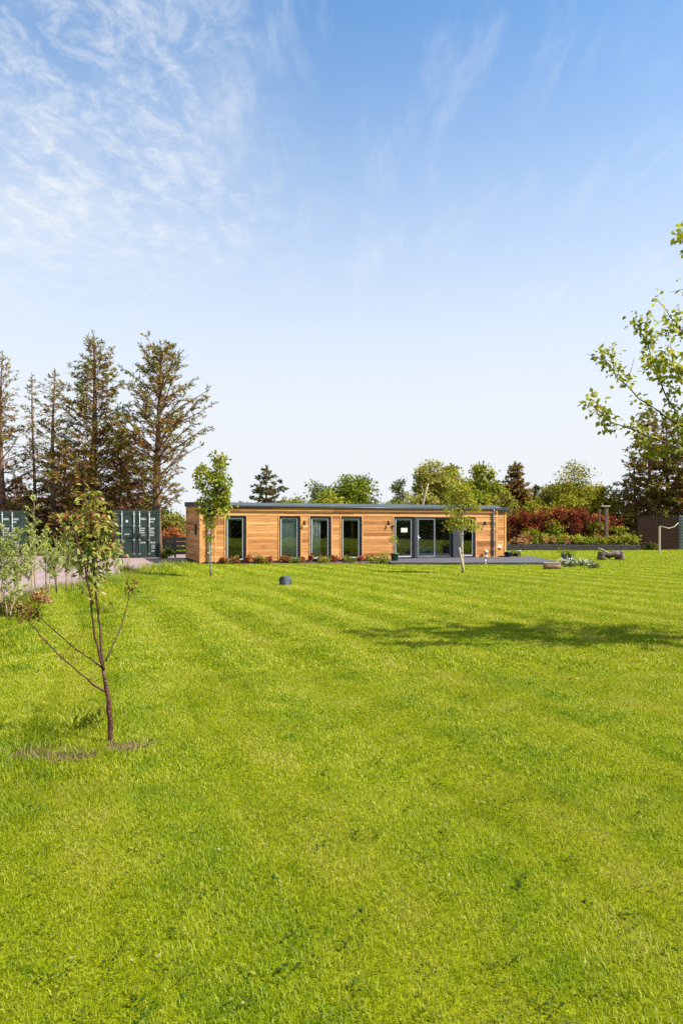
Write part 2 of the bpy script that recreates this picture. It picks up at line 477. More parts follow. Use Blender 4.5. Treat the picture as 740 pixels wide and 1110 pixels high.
M['petal'] = leafmat('bed_petals', [(0.0, (0.45, 0.45, 0.62)), (0.5, (0.7, 0.7, 0.72)), (1.0, (0.78, 0.76, 0.66))], 0.3)
M['flower_red'] = leafmat('rusty_ground_plants', [(0.0, (0.16, 0.06, 0.03)), (0.5, (0.33, 0.15, 0.07)), (1.0, (0.42, 0.27, 0.12))], 0.3)

# ------------------------------------------------------------------ the ground
def build_ground():
    b = MB()
    b.v += [(-400, -300, 0), (400, -300, 0), (400, 700, 0), (-400, 700, 0)]
    b.face([0, 1, 2, 3])
    o = b.build('lawn', M['lawn']); tag(o, None, None, kind='structure')
    # gravel drive, 4 mm above the lawn sheet
    edge = [(206, 611.8), (185, 613), (165, 614.5), (150, 618), (132, 623.5), (105, 630), (80, 635), (50, 640), (20, 648), (0, 655)]
    pts = [G(*e) for e in edge]
    near = [tuple(p) for p in pts]
    poly = near + [(-11.5, 13.0, 0), (-40, 20, 0), (-40, 48, 0), (-9.7, 46, 0), (-8.35, 36.6, 0)]
    g = MB()
    g.v = [(p[0], p[1], 0.004) for p in poly]
    g.face(list(range(len(poly)))[::-1])
    o = g.build('gravel_drive', M['gravel']); tag(o, None, None, kind='structure')
    me = o.data; me.flip_normals() if me.polygons[0].normal.z < 0 else None
    return [(p[0], p[1]) for p in near] + [(-11.5, 13.0)]


EDGE = build_ground()


def dist_to_edge(x, y):
    """signed-free distance from points to the drive's edge line"""
    d = np.full(x.shape, 1e9)
    for (ax, ay), (bx, by) in zip(EDGE[:-1], EDGE[1:]):
        vx, vy = bx - ax, by - ay
        t = np.clip(((x - ax) * vx + (y - ay) * vy) / (vx * vx + vy * vy), 0, 1)
        d = np.minimum(d, np.hypot(x - ax - t * vx, y - ay - t * vy))
    return d


def on_gravel(x, y):
    e = sorted(EDGE, key=lambda q: q[1])
    ex = np.interp(y, [q[1] for q in e], [q[0] for q in e])
    return (x < ex) & (y > 13.0) & (y < 46)


DECK = [(2.2, 30.85), (9.9, 30.6), (10.4, 37.6), (8.7, 37.6), (2.2, 34.2)]
HX, HYY, HA = -6.4, 31.06, R(20)


def house_line(x):
    return HYY + math.tan(HA) * (x - HX)


def vnoise(x, y, s, seed):
    """cheap smooth value noise for numpy arrays"""
    g = np.random.default_rng(seed)
    tab = g.random((64, 64))
    u, v = x * s, y * s
    i, j = np.floor(u).astype(int), np.floor(v).astype(int)
    fu, fv = u - i, v - j
    fu = fu * fu * (3 - 2 * fu); fv = fv * fv * (3 - 2 * fv)
    a = tab[i % 64, j % 64]; b = tab[(i + 1) % 64, j % 64]; c = tab[i % 64, (j + 1) % 64]; d = tab[(i + 1) % 64, (j + 1) % 64]
    return (a * (1 - fu) + b * fu) * (1 - fv) + (c * (1 - fu) + d * fu) * fv


BARE = [(-2.15, 5.05, 0.42, 0.17), (-1.66, 5.27, 0.20, 0.13), (-4.85, 16.4, 0.5, 0.22)]


def bare_at(x, y):
    w = np.zeros(x.shape)
    for cx, cy, rx, ry in BARE:
        d = np.hypot((x - cx) / rx, (y - cy) / ry) + (vnoise(x, y, 6.0, 21) - 0.5) * 0.9
        w = np.maximum(w, np.clip((1.05 - d) * 2.5, 0, 1))
    return w


M['deadleaf'] = leafmat('dry_leaf_bits', [(0.0, (0.10, 0.07, 0.04)), (0.5, (0.25, 0.21, 0.12)), (1.0, (0.34, 0.31, 0.22))], 0.2)


def build_soil_patches():
    rng = random.Random(44)
    b = MB()
    for cx, cy, rx, ry in BARE:
        n = 28; i0 = len(b.v)
        for k in range(n):
            a = 2 * math.pi * k / n; q = rng.uniform(0.55, 1.1)
            b.v.append((cx + math.cos(a) * rx * q, cy + math.sin(a) * ry * q, 0.004))
        b.face([i0 + k for k in range(n)])
    tag(b.build('bare_soil', M['barepatch']), None, None, kind='structure')


def build_grass():
    g = np.random.default_rng(11)
    rings = [(0.9, 4.5, 14000, 0.0027, 0.022), (4.5, 8, 6600, 0.0046, 0.023), (8, 14, 2300, 0.0090, 0.028), (14, 24, 900, 0.015, 0.030), (24, 40, 230, 0.030, 0.036), (40, 58, 75, 0.045, 0.035)]
    V, FI, LT, T = [], [], [], []
    base = 0
    for d0, d1, dens, wid, hei in rings:
        xm = 0.54 * d1 + 4.6
        n = int((d1 - d0) * 2 * xm * dens)
        x = g.uniform(-xm, xm, n); y = g.uniform(d0, d1, n)
        core = np.abs(x) < 0.53 * y + 1.0
        k = (np.abs(x) < 0.53 * y + 4.4) & (core | (g.random(n) < 0.42))
        core_ = core
        hl = HYY + math.tan(HA) * (x - HX)
        bed = (x > -6.6) & (x < 2.4) & (y > 31.0)
        k &= ~on_gravel(x, y) & ~bed
        k &= ~((x > 2.0) & (x < 10.2) & (y > 30.55) & (y < 38))
        k &= ~((x > -9) & (x < 9.5) & (y > hl - 0.1))
        x, y, core_ = x[k], y[k], core_[k]
        n = len(x)
        de = dist_to_edge(x, y)
        patch = vnoise(x, y, 0.9, 3) * 0.6 + vnoise(x, y, 2.7, 4) * 0.4
        h = hei * g.uniform(0.6, 1.35, n) * (0.65 + 0.75 * patch)
        longer = np.exp(-(de / 0.9) ** 2)
        h *= 1 + 3.2 * longer * g.random(n)
        # rough uncut grass left of the young cherry and round its foot
        rough = np.clip(1.3 - np.hypot((x + 2.75) / 1.15, (y - 5.1) / 1.5), 0, 1) + np.clip((-2.6 - x - 0.13 * (y - 5)) / 1.2, 0, 1) * (y > 6) * 0.7
        rough = np.clip(rough, 0, 1) * np.clip(vnoise(x, y, 3.1, 8) * 1.7 - 0.2, 0, 1)
        h *= 1 + 2.2 * rough
        # sparse worn spots
        worn = bare_at(x, y)
        keep = g.random(n) > worn * 0.66
        s = x + 0.38 * y + 0.002 * y * y + 1.3 * vnoise(x, y, 0.22, 5)
        band = np.sin(s * 2 * math.pi / 1.35) > 0
        az = g.uniform(0, 2 * math.pi, n)
        lean = g.uniform(0.15, 1.05, n)
        dx = np.cos(az) * lean + np.where(band, -0.06, 0.06); dy = np.sin(az) * lean + np.where(band, 0.16, -0.16)
        w = wid * g.uniform(0.7, 1.3, n) * np.where(core_, 1.0, 1.7)
        x, y, h, dx, dy, w, az, rough, worn = [q[keep] for q in (x, y, h, dx, dy, w, az, rough, worn)]
        n = len(x)
        tint = np.clip(g.normal(0.5, 0.2, n) + (vnoise(x, y, 5.0, 9) - 0.5) * 0.5, 0, 0.92)
        tint = np.clip(tint - 0.38 * rough, 0, 0.92)
        tint = np.where(g.random(n) < 0.025 + 0.5 * (worn > 0.1), 1.0, tint)
        tint = np.where((np.exp(-(dist_to_edge(x, y) / 0.8) ** 2) > 0.5) & (g.random(n) < 0.2), 1.0, tint)
        sa = g.uniform(0, 2 * math.pi, n)
        sx, sy = np.cos(sa) * w * 0.5, np.sin(sa) * w * 0.5
        z0 = np.full(n, -0.002)
        if d1 <= 14:
            v = np.empty((n, 5, 3))
            v[:, 0] = np.stack([x - sx, y - sy, z0], 1); v[:, 1] = np.stack([x + sx, y + sy, z0], 1)
            mx, my, mz = x + dx * h * 0.33, y + dy * h * 0.33, h * 0.62
            v[:, 2] = np.stack([mx + sx * 0.85, my + sy * 0.85, mz], 1); v[:, 3] = np.stack([mx - sx * 0.85, my - sy * 0.85, mz], 1)
            v[:, 4] = np.stack([x + dx * h, y + dy * h, h * np.maximum(0.35, 1.05 - 0.25 * np.hypot(dx, dy))], 1)
            idx = (np.arange(n) * 5)[:, None] + base
            FI.append((idx + np.array([0, 1, 2, 3, 3, 2, 4])).ravel())
            LT.append(np.tile([4, 3], n)); T.append(np.repeat(tint, 2))
            base += n * 5
        else:
            v = np.empty((n, 3, 3))
            v[:, 0] = np.stack([x - sx, y - sy, z0], 1); v[:, 1] = np.stack([x + sx, y + sy, z0], 1)
            v[:, 2] = np.stack([x + dx * h, y + dy * h, h], 1)
            FI.append(np.arange(n * 3) + base); LT.append(np.full(n, 3)); T.append(tint)
            base += n * 3
        V.append(v.reshape(-1, 3))
    o = np_mesh('grass', np.concatenate(V), np.concatenate(FI), np.concatenate(LT), np.concatenate(T), M['blade'])
    tag(o, None, None, kind='stuff')
    # broad-leaved lawn weeds
    lv = Leaves(5)
    for i in range(2100):
        y = 2.0 + 9 * g.random() ** 1.4; x = g.uniform(-0.55 * y - 0.5, 0.55 * y + 0.5)
        k = g.integers(3, 8); a = g.uniform(0, 6.28, k)
        r = g.uniform(0.0, 0.03, k)
        p = np.stack([x + np.cos(a) * r, y + np.sin(a) * r, g.uniform(0.015, 0.04, k)], 1)
        d = np.stack([np.cos(a), np.sin(a), g.uniform(-0.1, 0.6, k)], 1)
        L = g.uniform(0.008, 0.025) * (1.5 if g.random() < 0.1 else 1)
        lv.add(p, d, np.tile([0, 0, 1.0], (k, 1)) + g.normal(size=(k, 3)) * 0.3, np.full(k, L), np.full(k, L * g.uniform(0.3, 0.65)), np.clip(g.normal(0.22, 0.25) + g.normal(0, 0.12, k), 0, 1))
    for i in range(60):          # a bigger rosette by the cherry's foot
        a = g.uniform(0, 6.28); p = np.array([-2.15 + g.normal() * 0.08, 5.75 + g.normal() * 0.1, 0.02])
        lv.add(p, np.array([math.cos(a), math.sin(a), g.uniform(0.5, 2.0)]), np.array([0.1, 0.1, 1.0]), g.uniform(0.10, 0.22), 0.022, g.uniform(0.3, 0.8))
    o = lv.build('lawn_weeds', M['leaf_green'])
    tag(o, None, None, kind='stuff')
    fl = Leaves(6)
    for i in range(420):
        y = 2.0 + 12 * g.random() ** 1.3; x = g.uniform(-0.55 * y - 0.5, 0.55 * y + 0.5)
        a = g.uniform(0, 6.28)
        fl.add(np.array([x, y, g.uniform(0.012, 0.03)]), np.array([math.cos(a), math.sin(a), g.uniform(-0.2, 0.5)]), g.normal(size=3) * 0.5 + np.array([0, 0, 1.0]), g.uniform(0.01, 0.03), g.uniform(0.005, 0.012), g.random())
    tag(fl.build('dead_leaves', M['deadleaf']), None, None, kind='stuff')


build_grass()
build_soil_patches()

# ------------------------------------------------------------------ trees
def conifer(name, label, loc, H, seed, rad, z0=0.12, tilt=32, step=0.42, per=4, leafm='needle', spray=(0.25, 0.07), top_green=0.62,
            dens=1.0, trunk_r=0.2, group=None, bare=0.42, wide_at=0.35, dead=0.35, extra=None, top_pow=0.62):
    """a sparse conifer: straight trunk, whorls of rising limbs, twigs carrying sprays of needles"""
    rng = random.Random(seed); g = np.random.default_rng(seed)
    root = thing(name, label, 'tree', loc, 0, group)
    tb = MB(); lv = Leaves(seed)
    pts, ph = [], rng.uniform(0, 6)
    def ax(z): return Vector((0.10 * math.sin(z * 0.35 + ph), 0.10 * math.cos(z * 0.3 + ph), z))
    n = 12
    tb.tube([ax(H * i / n) for i in range(n + 1)], [trunk_r * (1 - i / n) ** 0.8 + 0.018 for i in range(n + 1)], 8)
    limbs = []
    z = H * z0
    while z < H * 0.985:
        f = z / H
        prof = (min(1, (f - z0) / max(0.01, wide_at - z0)) * 0.35 + 0.65) if f < wide_at else max(0.03, (1 - f) / (1 - wide_at)) ** top_pow
        k = rng.choice((per - 1, per, per + 1))
        a0 = rng.uniform(0, 6.28)
        for i in range(k):
            L = rad * prof * rng.uniform(0.55, 1.12)
            limbs.append((z + rng.uniform(-0.15, 0.15), a0 + 6.28 * i / k + rng.uniform(-0.35, 0.35), L, tilt + rng.uniform(-13, 13) + 18 * max(0, f - 0.6)))
        z += step * rng.uniform(0.7, 1.3)
    for e in (extra or []): limbs.append(e)
    for (z, a, L, tl) in limbs:
        f = z / H
        p = ax(z); el = R(tl)
        d = Vector((math.cos(a) * math.cos(el), math.sin(a) * math.cos(el), math.sin(el)))
        m = 4 if L > 1.2 else 3
        bp = [p]
        for i in range(m):
            d = (d + Vector((rng.gauss(0, 0.10), rng.gauss(0, 0.10), rng.gauss(0.0, 0.08)))).normalized()
            bp.append(bp[-1] + d * L / m)
        r0 = max(0.012, min(trunk_r * 0.28, 0.012 * L + 0.007))
        tb.tube(bp, [r0 * (1 - 0.75 * i / m) for i in range(m + 1)], 4, cap=False)
        deadl = rng.random() < dead * (1.25 - f)
        nt_ = max(3, int(L * 4.2 * dens))
        for q in range(nt_):
            s = (q + rng.random()) / nt_
            if s < bare * (1.15 - f) * 0.9: 
                if rng.random() < 0.6: continue
            i = min(m - 1, int(s * m)); t = s * m - i
            bpnt = bp[i].lerp(bp[i + 1], t); bd = (bp[i + 1] - bp[i]).normalized()
            side = bd.cross(Vector((0, 0, 1))).normalized() * rng.choice((-1, 1))
            td = (bd * rng.uniform(0.5, 1.0) + side * rng.uniform(0.35, 1.0) + Vector((0, 0, rng.uniform(-0.55, 0.22)))).normalized()
            tl_ = min(L * 0.38, rng.uniform(0.3, 0.85)) * (1.15 - 0.5 * s)
            tp = bpnt + td * tl_
            tb.tube([bpnt, tp], [0.012, 0.006], 3, cap=False)
            if deadl and rng.random() < 0.75: continue
            ns = max(5, int(tl_ * 31 * dens))
            u = g.uniform(0.1, 1.08, ns)[:, None]
            pos = np.array(bpnt) + np.array(td) * tl_ * u + g.normal(size=(ns, 3)) * 0.035
            dr = np.array(td) * 0.9 + g.normal(size=(ns, 3)) * 0.45 + np.array([0, 0, 0.05])
            tone = 0.18 + 0.62 * s * (0.55 + 0.45 * f) + (top_green - 0.62) + rng.gauss(0, 0.13)
            lv.add(pos, dr, g.normal(size=(ns, 3)) + np.array([0, 0, 0.5]), g.uniform(0.6, 1.2, ns) * spray[0], g.uniform(0.7, 1.2, ns) * spray[1], np.clip(tone + g.normal(size=ns) * 0.12, 0, 1))
    # leading shoot
    ns = 26
    u = g.uniform(0.92, 1.01, ns)
    lv.add(np.stack([np.full(ns, ax(H).x), np.full(ns, ax(H).y), u * H], 1), g.normal(size=(ns, 3)) * 0.5 + np.array([0, 0, 0.7]), g.normal(size=(ns, 3)), np.full(ns, spray[0] * 0.8), np.full(ns, spray[1]), np.clip(g.normal(0.75, 0.15, ns), 0, 1))
    tb.build('trunk', M['bark_con'], root)
    lv.build('crown', M[leafm], root)
    return root


def broadleaf(name, label, cat, loc, lobes, seed, leafm, barkm='bark_grey', trunk=None, leaf=(0.2, 0.13), per=45, cr=0.45, gap=0.0, tone=0.5,
              tvar=0.16, group=None, stems=1, tr=0.09, droop=0.1, split=0.35, part='crown', stem='trunk', light=0.0, twig=0.012):
    """lobes: (x, y, z, rx, ry, rz, clumps); the limbs run from the trunk to every clump of leaves"""
    rng = random.Random(seed); g = np.random.default_rng(seed)
    root = thing(name, label, cat, loc, 0, group)
    tb = MB(); lv = Leaves(seed)
    zmax = max(l[2] + l[5] for l in lobes); zmin = min(l[2] - l[5] for l in lobes)
    cx = sum(l[0] * l[6] for l in lobes) / sum(l[6] for l in lobes); cy = sum(l[1] * l[6] for l in lobes) / sum(l[6] for l in lobes)
    axis = trunk or [(0, 0, 0), (cx * 0.3, cy * 0.3, zmin + (zmax - zmin) * 0.25), (cx * 0.8, cy * 0.8, zmin + (zmax - zmin) * 0.85)]
    axis = [Vector(a) for a in axis]
    axes = [axis]
    for s in range(stems - 1):
        a = rng.uniform(0, 6.28); r = rng.uniform(0.05, 0.2)
        axes.append([p + Vector((math.cos(a), math.sin(a), 0)) * r * (1 + 2.2 * i) for i, p in enumerate(axis)])
    fine = []
    for axs in axes:
        q = []
        for i in range(len(axs) - 1):
            for k in range(4): q.append(axs[i].lerp(axs[i + 1], k / 4) + Vector((rng.gauss(0, tr * 0.22), rng.gauss(0, tr * 0.22), 0)))
        q[0] = axs[0]; q.append(axs[-1])
        m = len(q) - 1
        tb.tube(q, [tr * (1 - 0.85 * (i / m)) + 0.004 for i in range(m + 1)], 7)
        fine.append(q)
    for (x, y, z, rx, ry, rz, nc) in lobes:
        done = 0; tries = 0
        while done < nc and tries < nc * 12:
            tries += 1
            d = Vector((rng.gauss(0, 1), rng.gauss(0, 1), rng.gauss(0, 1))).normalized() * rng.random() ** 0.42
            c = Vector((x + d.x * rx, y + d.y * ry, z + d.z * rz))
            if gap and mnoise.noise(c * (1.1 / max(cr, 0.1)) * 0.45 + Vector((seed * 3.1, 0, 0))) < gap - 0.45: continue
            done += 1
            q = fine[rng.randrange(len(fine))]
            zt = c.z - split * (abs(c.x - x) + abs(c.y - y)) - rng.uniform(0.1, 0.6) * rz * 0.6
            b = min(q[1:], key=lambda w: abs(w.z - zt))
            mid = b.lerp(c, 0.55) + Vector((0, 0, -0.08 * (c - b).length)) + Vector((rng.gauss(0, 0.05), rng.gauss(0, 0.05), 0)) * (c - b).length
            L = (c - b).length
            tb.tube([b, mid, c], [min(tr * 0.5, twig * (1 + L * 0.8)), twig * 0.8, twig * 0.35], 4, cap=False)
            # leaf clumps differ in tone from one to the next
            t = tone + rng.gauss(0, tvar)
            lv.cloud(c, cr * rng.uniform(0.7, 1.3), int(per * rng.uniform(0.6, 1.4)), leaf[0], leaf[1], t, 0.13, droop)
    tb.build(stem, M[barkm], root)
    lv.build(part, M[leafm], root)
    return root


def at_px(px, d, z=0.0):
    return ((px - CX) / F * d, d, z)


def hgt(py, d):
    return CAM_H + (HY - py) / F * d


CG = 'tall thinning spruces behind the containers'
conifer('spruce_tree', 'tall bare-stemmed spruce at the very edge, behind the small end of the container', at_px(3, 45), hgt(383, 45), 3, 3.1, 0.1, 28, 0.5, 4, trunk_r=0.2, group=CG, dens=0.9, dead=0.5, top_green=0.56)
conifer('spruce_tree', 'thinnest narrow spruce between two thicker trunks', at_px(37, 47), hgt(408, 47), 14, 1.5, 0.15, 20, 0.42, 3, trunk_r=0.12, group=CG, dens=0.9, dead=0.45, top_green=0.66)
conifer('spruce_tree', 'middle-height spruce with grey-green tip and dark bare limbs', at_px(59, 45), hgt(402, 45), 25, 2.5, 0.1, 26, 0.42, 4, trunk_r=0.19, group=CG, dens=0.85, dead=0.55, top_green=0.68)
conifer('spruce_tree', 'tallest spruce, thick rusty trunk with one golden hanging limb', at_px(101, 43), hgt(362, 43), 37, 3.7, 0.12, 30, 0.40, 5, trunk_r=0.27, group=CG, dens=1.05, dead=0.3, top_green=0.66)
conifer('spruce_tree', 'widest spruce with long rising limbs, nearest the timber house', at_px(172, 42), hgt(377, 42), 48, 4.0, 0.2, 40, 0.42, 5, trunk_r=0.27, group=CG, dens=0.95, dead=0.32, top_green=0.64, wide_at=0.5, top_pow=0.46)
for i, (px, d, top, rad, lab) in enumerate([(20, 50, 520, 2.4, 'low brown spruce behind the edge container'), (72, 48, 480, 2.9, 'dense brown half-dead spruce below the grey-tipped one'),
                                            (92, 51, 500, 2.6, 'dusky short spruce in the dark gap beside the tallest one'), (133, 47, 465, 2.6, 'brown twiggy spruce rising behind the container doors')]):
    conifer('spruce_tree', lab, at_px(px, d), hgt(top, d), 60 + i, rad, 0.03, 10, 0.34, 5, leafm='needle_brown', trunk_r=0.14, group='low browned spruces behind the containers', dens=1.1, dead=0.2, bare=0.15, top_green=0.5, wide_at=0.2, spray=(0.32, 0.1))
# golden drooping limb that crosses the middle of the group belongs to a young larch
conifer('larch_tree', 'small golden-green larch hanging in front of the tall spruces', at_px(93, 41), hgt(486, 41), 71, 2.0, 0.12, -14, 0.36, 5, leafm='needle', trunk_r=0.10, dens=1.2, dead=0.05, bare=0.05, top_green=0.42, wide_at=0.25)

# behind the house
conifer('fir_tree', 'lone dark fir above the flat roof', at_px(290, 60), hgt(506, 60), 81, 2.5, 0.1, 4, 0.5, 6, leafm='needle_dark', trunk_r=0.14, dens=1.05, dead=0.0, bare=0.05, top_green=0.74, wide_at=0.22, spray=(0.34, 0.14))
conifer('fir_tree', 'brown-tipped broad conifer beyond the end of the timber house', at_px(558, 66), hgt(502, 66), 82, 2.3, 0.05, 15, 0.33, 6, leafm='needle', trunk_r=0.16, dens=1.3, dead=0.0, bare=0.05, top_green=0.40, wide_at=0.25, spray=(0.36, 0.15))
conifer('fir_tree', 'rust-brown conifer top among green crowns behind the roof', at_px(489, 70), hgt(504, 70), 83, 2.2, 0.05, 18, 0.33, 6, leafm='needle', trunk_r=0.16, dens=1.6, dead=0.0, bare=0.05, top_green=0.40, wide_at=0.3, spray=(0.36, 0.15))
conifer('fir_tree', 'small blue-black conifer far off in a gap between crowns', at_px(580, 110), hgt(527, 110), 84, 2.3, 0.05, 5, 0.6, 6, leafm='needle_dark', trunk_r=0.2, dens=1.2, dead=0, bare=0, top_green=0.9, wide_at=0.3, spray=(0.5, 0.26))
for i, (px, d, top, rad, lab) in enumerate([(703, 56, 441, 3.0, 'tall dark spruce standing behind the dark board screen'), (722, 58, 452, 3.2, 'second tall dark spruce, crown tangled with its taller neighbour'),
                                            (688, 60, 500, 2.2, 'shorter spruce on the open side of the tall dark pair'), (748, 55, 446, 3.2, 'dark spruce cut by the picture edge behind the metal sheet')]):
    conifer('spruce_tree', lab, at_px(px, d), hgt(top, d), 90 + i, rad, 0.04, 6, 0.36, 5, leafm=('needle', 'needle_brown', 'needle_dark', 'needle')[i], trunk_r=0.18, group='dark spruces behind the board screen', dens=0.85, dead=0.2, bare=0.25, top_green=0.62, wide_at=0.25, spray=(0.34, 0.11))


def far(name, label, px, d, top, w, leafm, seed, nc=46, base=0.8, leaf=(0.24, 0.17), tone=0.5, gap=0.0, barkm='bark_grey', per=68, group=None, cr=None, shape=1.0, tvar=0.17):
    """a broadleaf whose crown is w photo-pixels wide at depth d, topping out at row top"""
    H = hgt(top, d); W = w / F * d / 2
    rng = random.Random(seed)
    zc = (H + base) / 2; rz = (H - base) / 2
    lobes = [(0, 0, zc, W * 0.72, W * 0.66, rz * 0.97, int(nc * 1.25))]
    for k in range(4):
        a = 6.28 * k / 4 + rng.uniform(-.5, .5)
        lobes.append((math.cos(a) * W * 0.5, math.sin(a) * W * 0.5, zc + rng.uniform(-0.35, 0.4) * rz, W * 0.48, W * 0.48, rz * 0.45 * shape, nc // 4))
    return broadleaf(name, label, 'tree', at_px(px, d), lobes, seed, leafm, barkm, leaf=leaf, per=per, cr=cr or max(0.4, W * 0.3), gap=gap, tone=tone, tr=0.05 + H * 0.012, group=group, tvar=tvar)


BG = 'trees beyond the timber house'
far('broadleaf_tree', 'round green tree, the broadest crown over the middle of the roof', 387, 64, 507, 56, 'leaf_green', 101, 60, tone=0.56, group=BG)
far('broadleaf_tree', 'lighter ragged tree beside the broadest green crown over the roof', 349, 66, 515, 42, 'leaf_grey', 102, 34, tone=0.56, gap=0.35, group=BG)
far('broadleaf_tree', 'low yellowish bush showing over the roof beside the lone fir', 318, 60, 532, 50, 'leaf_green', 103, 36, tone=0.80, group=BG)
far('broadleaf_tree', 'low green bush over the roof below the ragged grey-green tree', 356, 58, 535, 50, 'leaf_green', 104, 34, tone=0.88, group=BG)
far('broadleaf_tree', 'bluish small tree in the open gap over the roof', 433, 72, 517, 22, 'leaf_grey', 105, 22, tone=0.59, gap=0.4, group=BG)
far('broadleaf_tree', 'low dark olive bush under the bluish small tree', 425, 62, 541, 52, 'leaf_olive', 106, 26, tone=0.64, group=BG)
far('broadleaf_tree', 'tall olive tree with pinkish twigs over the glass doors', 468, 64, 498, 50, 'leaf_olive', 107, 54, tone=0.76, gap=0.15, group=BG)
far('broadleaf_tree', 'yellow-green low tree behind the sapling by the glass doors', 452, 60, 525, 40, 'leaf_olive', 108, 30, tone=0.89, group=BG)
far('broadleaf_tree', 'bright green tree with upright shoots near the roof end', 527, 63, 497, 36, 'leaf_green', 109, 44, tone=0.76, gap=0.2, group=BG)
far('broadleaf_tree', 'green bush low behind the roof end beside the brown conifer', 519, 58, 530, 38, 'leaf_green', 110, 30, tone=0.74, group=BG)
far('broadleaf_tree', 'olive bush at the foot of the broad brown conifer', 548, 60, 533, 40, 'leaf_olive', 111, 28, tone=0.69, group=BG)
far('broadleaf_tree', 'tall airy yellow-green tree above the copper hedge', 622, 64, 503, 58, 'leaf_yellow', 112, 58, tone=0.59, gap=0.22, leaf=(0.22, 0.12), group=BG)
far('broadleaf_tree', 'thin pale tree beside the airy yellow-green one', 589, 66, 517, 24, 'leaf_olive', 113, 20, tone=0.94, gap=0.35, group=BG)
far('broadleaf_tree', 'low yellow-green bush behind the near end of the copper hedge', 580, 60, 540, 46, 'leaf_yellow', 114, 32, tone=0.59, group=BG)
far('broadleaf_tree', 'low bright yellow bush behind the middle of the copper hedge', 618, 60, 538, 50, 'leaf_yellow', 115, 38, tone=0.64, group=BG)
far('broadleaf_tree', 'yellow-green bush behind the two brown posts', 655, 60, 528, 40, 'leaf_yellow', 116, 38, tone=0.64, group=BG)
far('broadleaf_tree', 'olive bush beyond the far fence between hedge and dark spruces', 676, 66, 552, 30, 'leaf_olive', 117, 22, tone=0.54, group=BG)
far('broadleaf_tree', 'yellow-green shrub behind the black slatted fence', 189, 47, 556, 32, 'leaf_olive', 118, 30, tone=0.74, leaf=(0.18, 0.12))
far('broadleaf_tree', 'rust-leaved shrub over the black slatted fence', 186, 43.5, 572, 28, 'leaf_copper', 119, 30, base=0.3, tone=0.86, leaf=(0.13, 0.09))
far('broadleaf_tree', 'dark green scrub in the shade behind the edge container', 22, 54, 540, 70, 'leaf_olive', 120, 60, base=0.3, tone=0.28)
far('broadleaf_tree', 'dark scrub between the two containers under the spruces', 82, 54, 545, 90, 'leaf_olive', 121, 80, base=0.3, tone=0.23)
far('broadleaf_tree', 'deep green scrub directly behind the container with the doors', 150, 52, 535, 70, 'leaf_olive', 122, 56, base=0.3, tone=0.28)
far('broadleaf_tree', 'yellow-olive rounded crown directly behind the young tree by the glass doors', 482, 68, 509, 40, 'leaf_yellow', 123, 40, tone=0.45, group=BG)
far('broadleaf_tree', 'green-gold crown between the bright green tree and the sapling top', 507, 66, 514, 34, 'leaf_green', 124, 34, tone=0.78, group=BG)
far('broadleaf_tree', 'pale yellow crown leaning out from the airy tree over the hedge', 641, 66, 520, 40, 'leaf_yellow', 125, 36, tone=0.55, gap=0.2, group=BG)
far('broadleaf_tree', 'golden-olive crown over the hedge next to the brown conifer', 602, 68, 520, 40, 'leaf_yellow', 126, 34, tone=0.35, gap=0.15, group=BG)
# leaning pale trunk behind the roof
t = thing('leaning_trunk', 'pale bare leaning trunk behind the roof among olive crowns', 'tree', at_px(451, 57))
b = MB(); b.tube([(0, 0, 0), (0.25, 0, 2.4), (0.75, 0, 4.4), (1.0, 0, 5.3)], [0.12, 0.10, 0.07, 0.03], 8)
b.tube([(0.55, 0, 3.6), (0.6, 0.1, 4.6), (0.45, 0.1, 5.2)], [0.05, 0.03, 0.015], 6)
b.build('trunk', M['palepost'], t)


def wood_behind():
    """the wood on the far side of the garden, seen only as a reflection in the glass"""
    lv = Leaves(77); g = np.random.default_rng(77)
    for i in range(190):
        a = g.uniform(-1.35, 0.35); d = g.uniform(52, 64)
        c = np.array([d * math.cos(a), d * math.sin(a) * 0.9 - 6, 0.0])
        h = g.uniform(4, 9)
        for k in range(7):
            lv.cloud(c + np.array([g.normal() * 1.2, g.normal() * 1.2, h * (0.08 + 0.14 * k)]), 2.4, 34, 1.3, 1.0, 0.45, 0.2)
    o = lv.build('far_wood', M['leaf_olive'])
    tag(o, None, None, kind='stuff')


wood_behind()

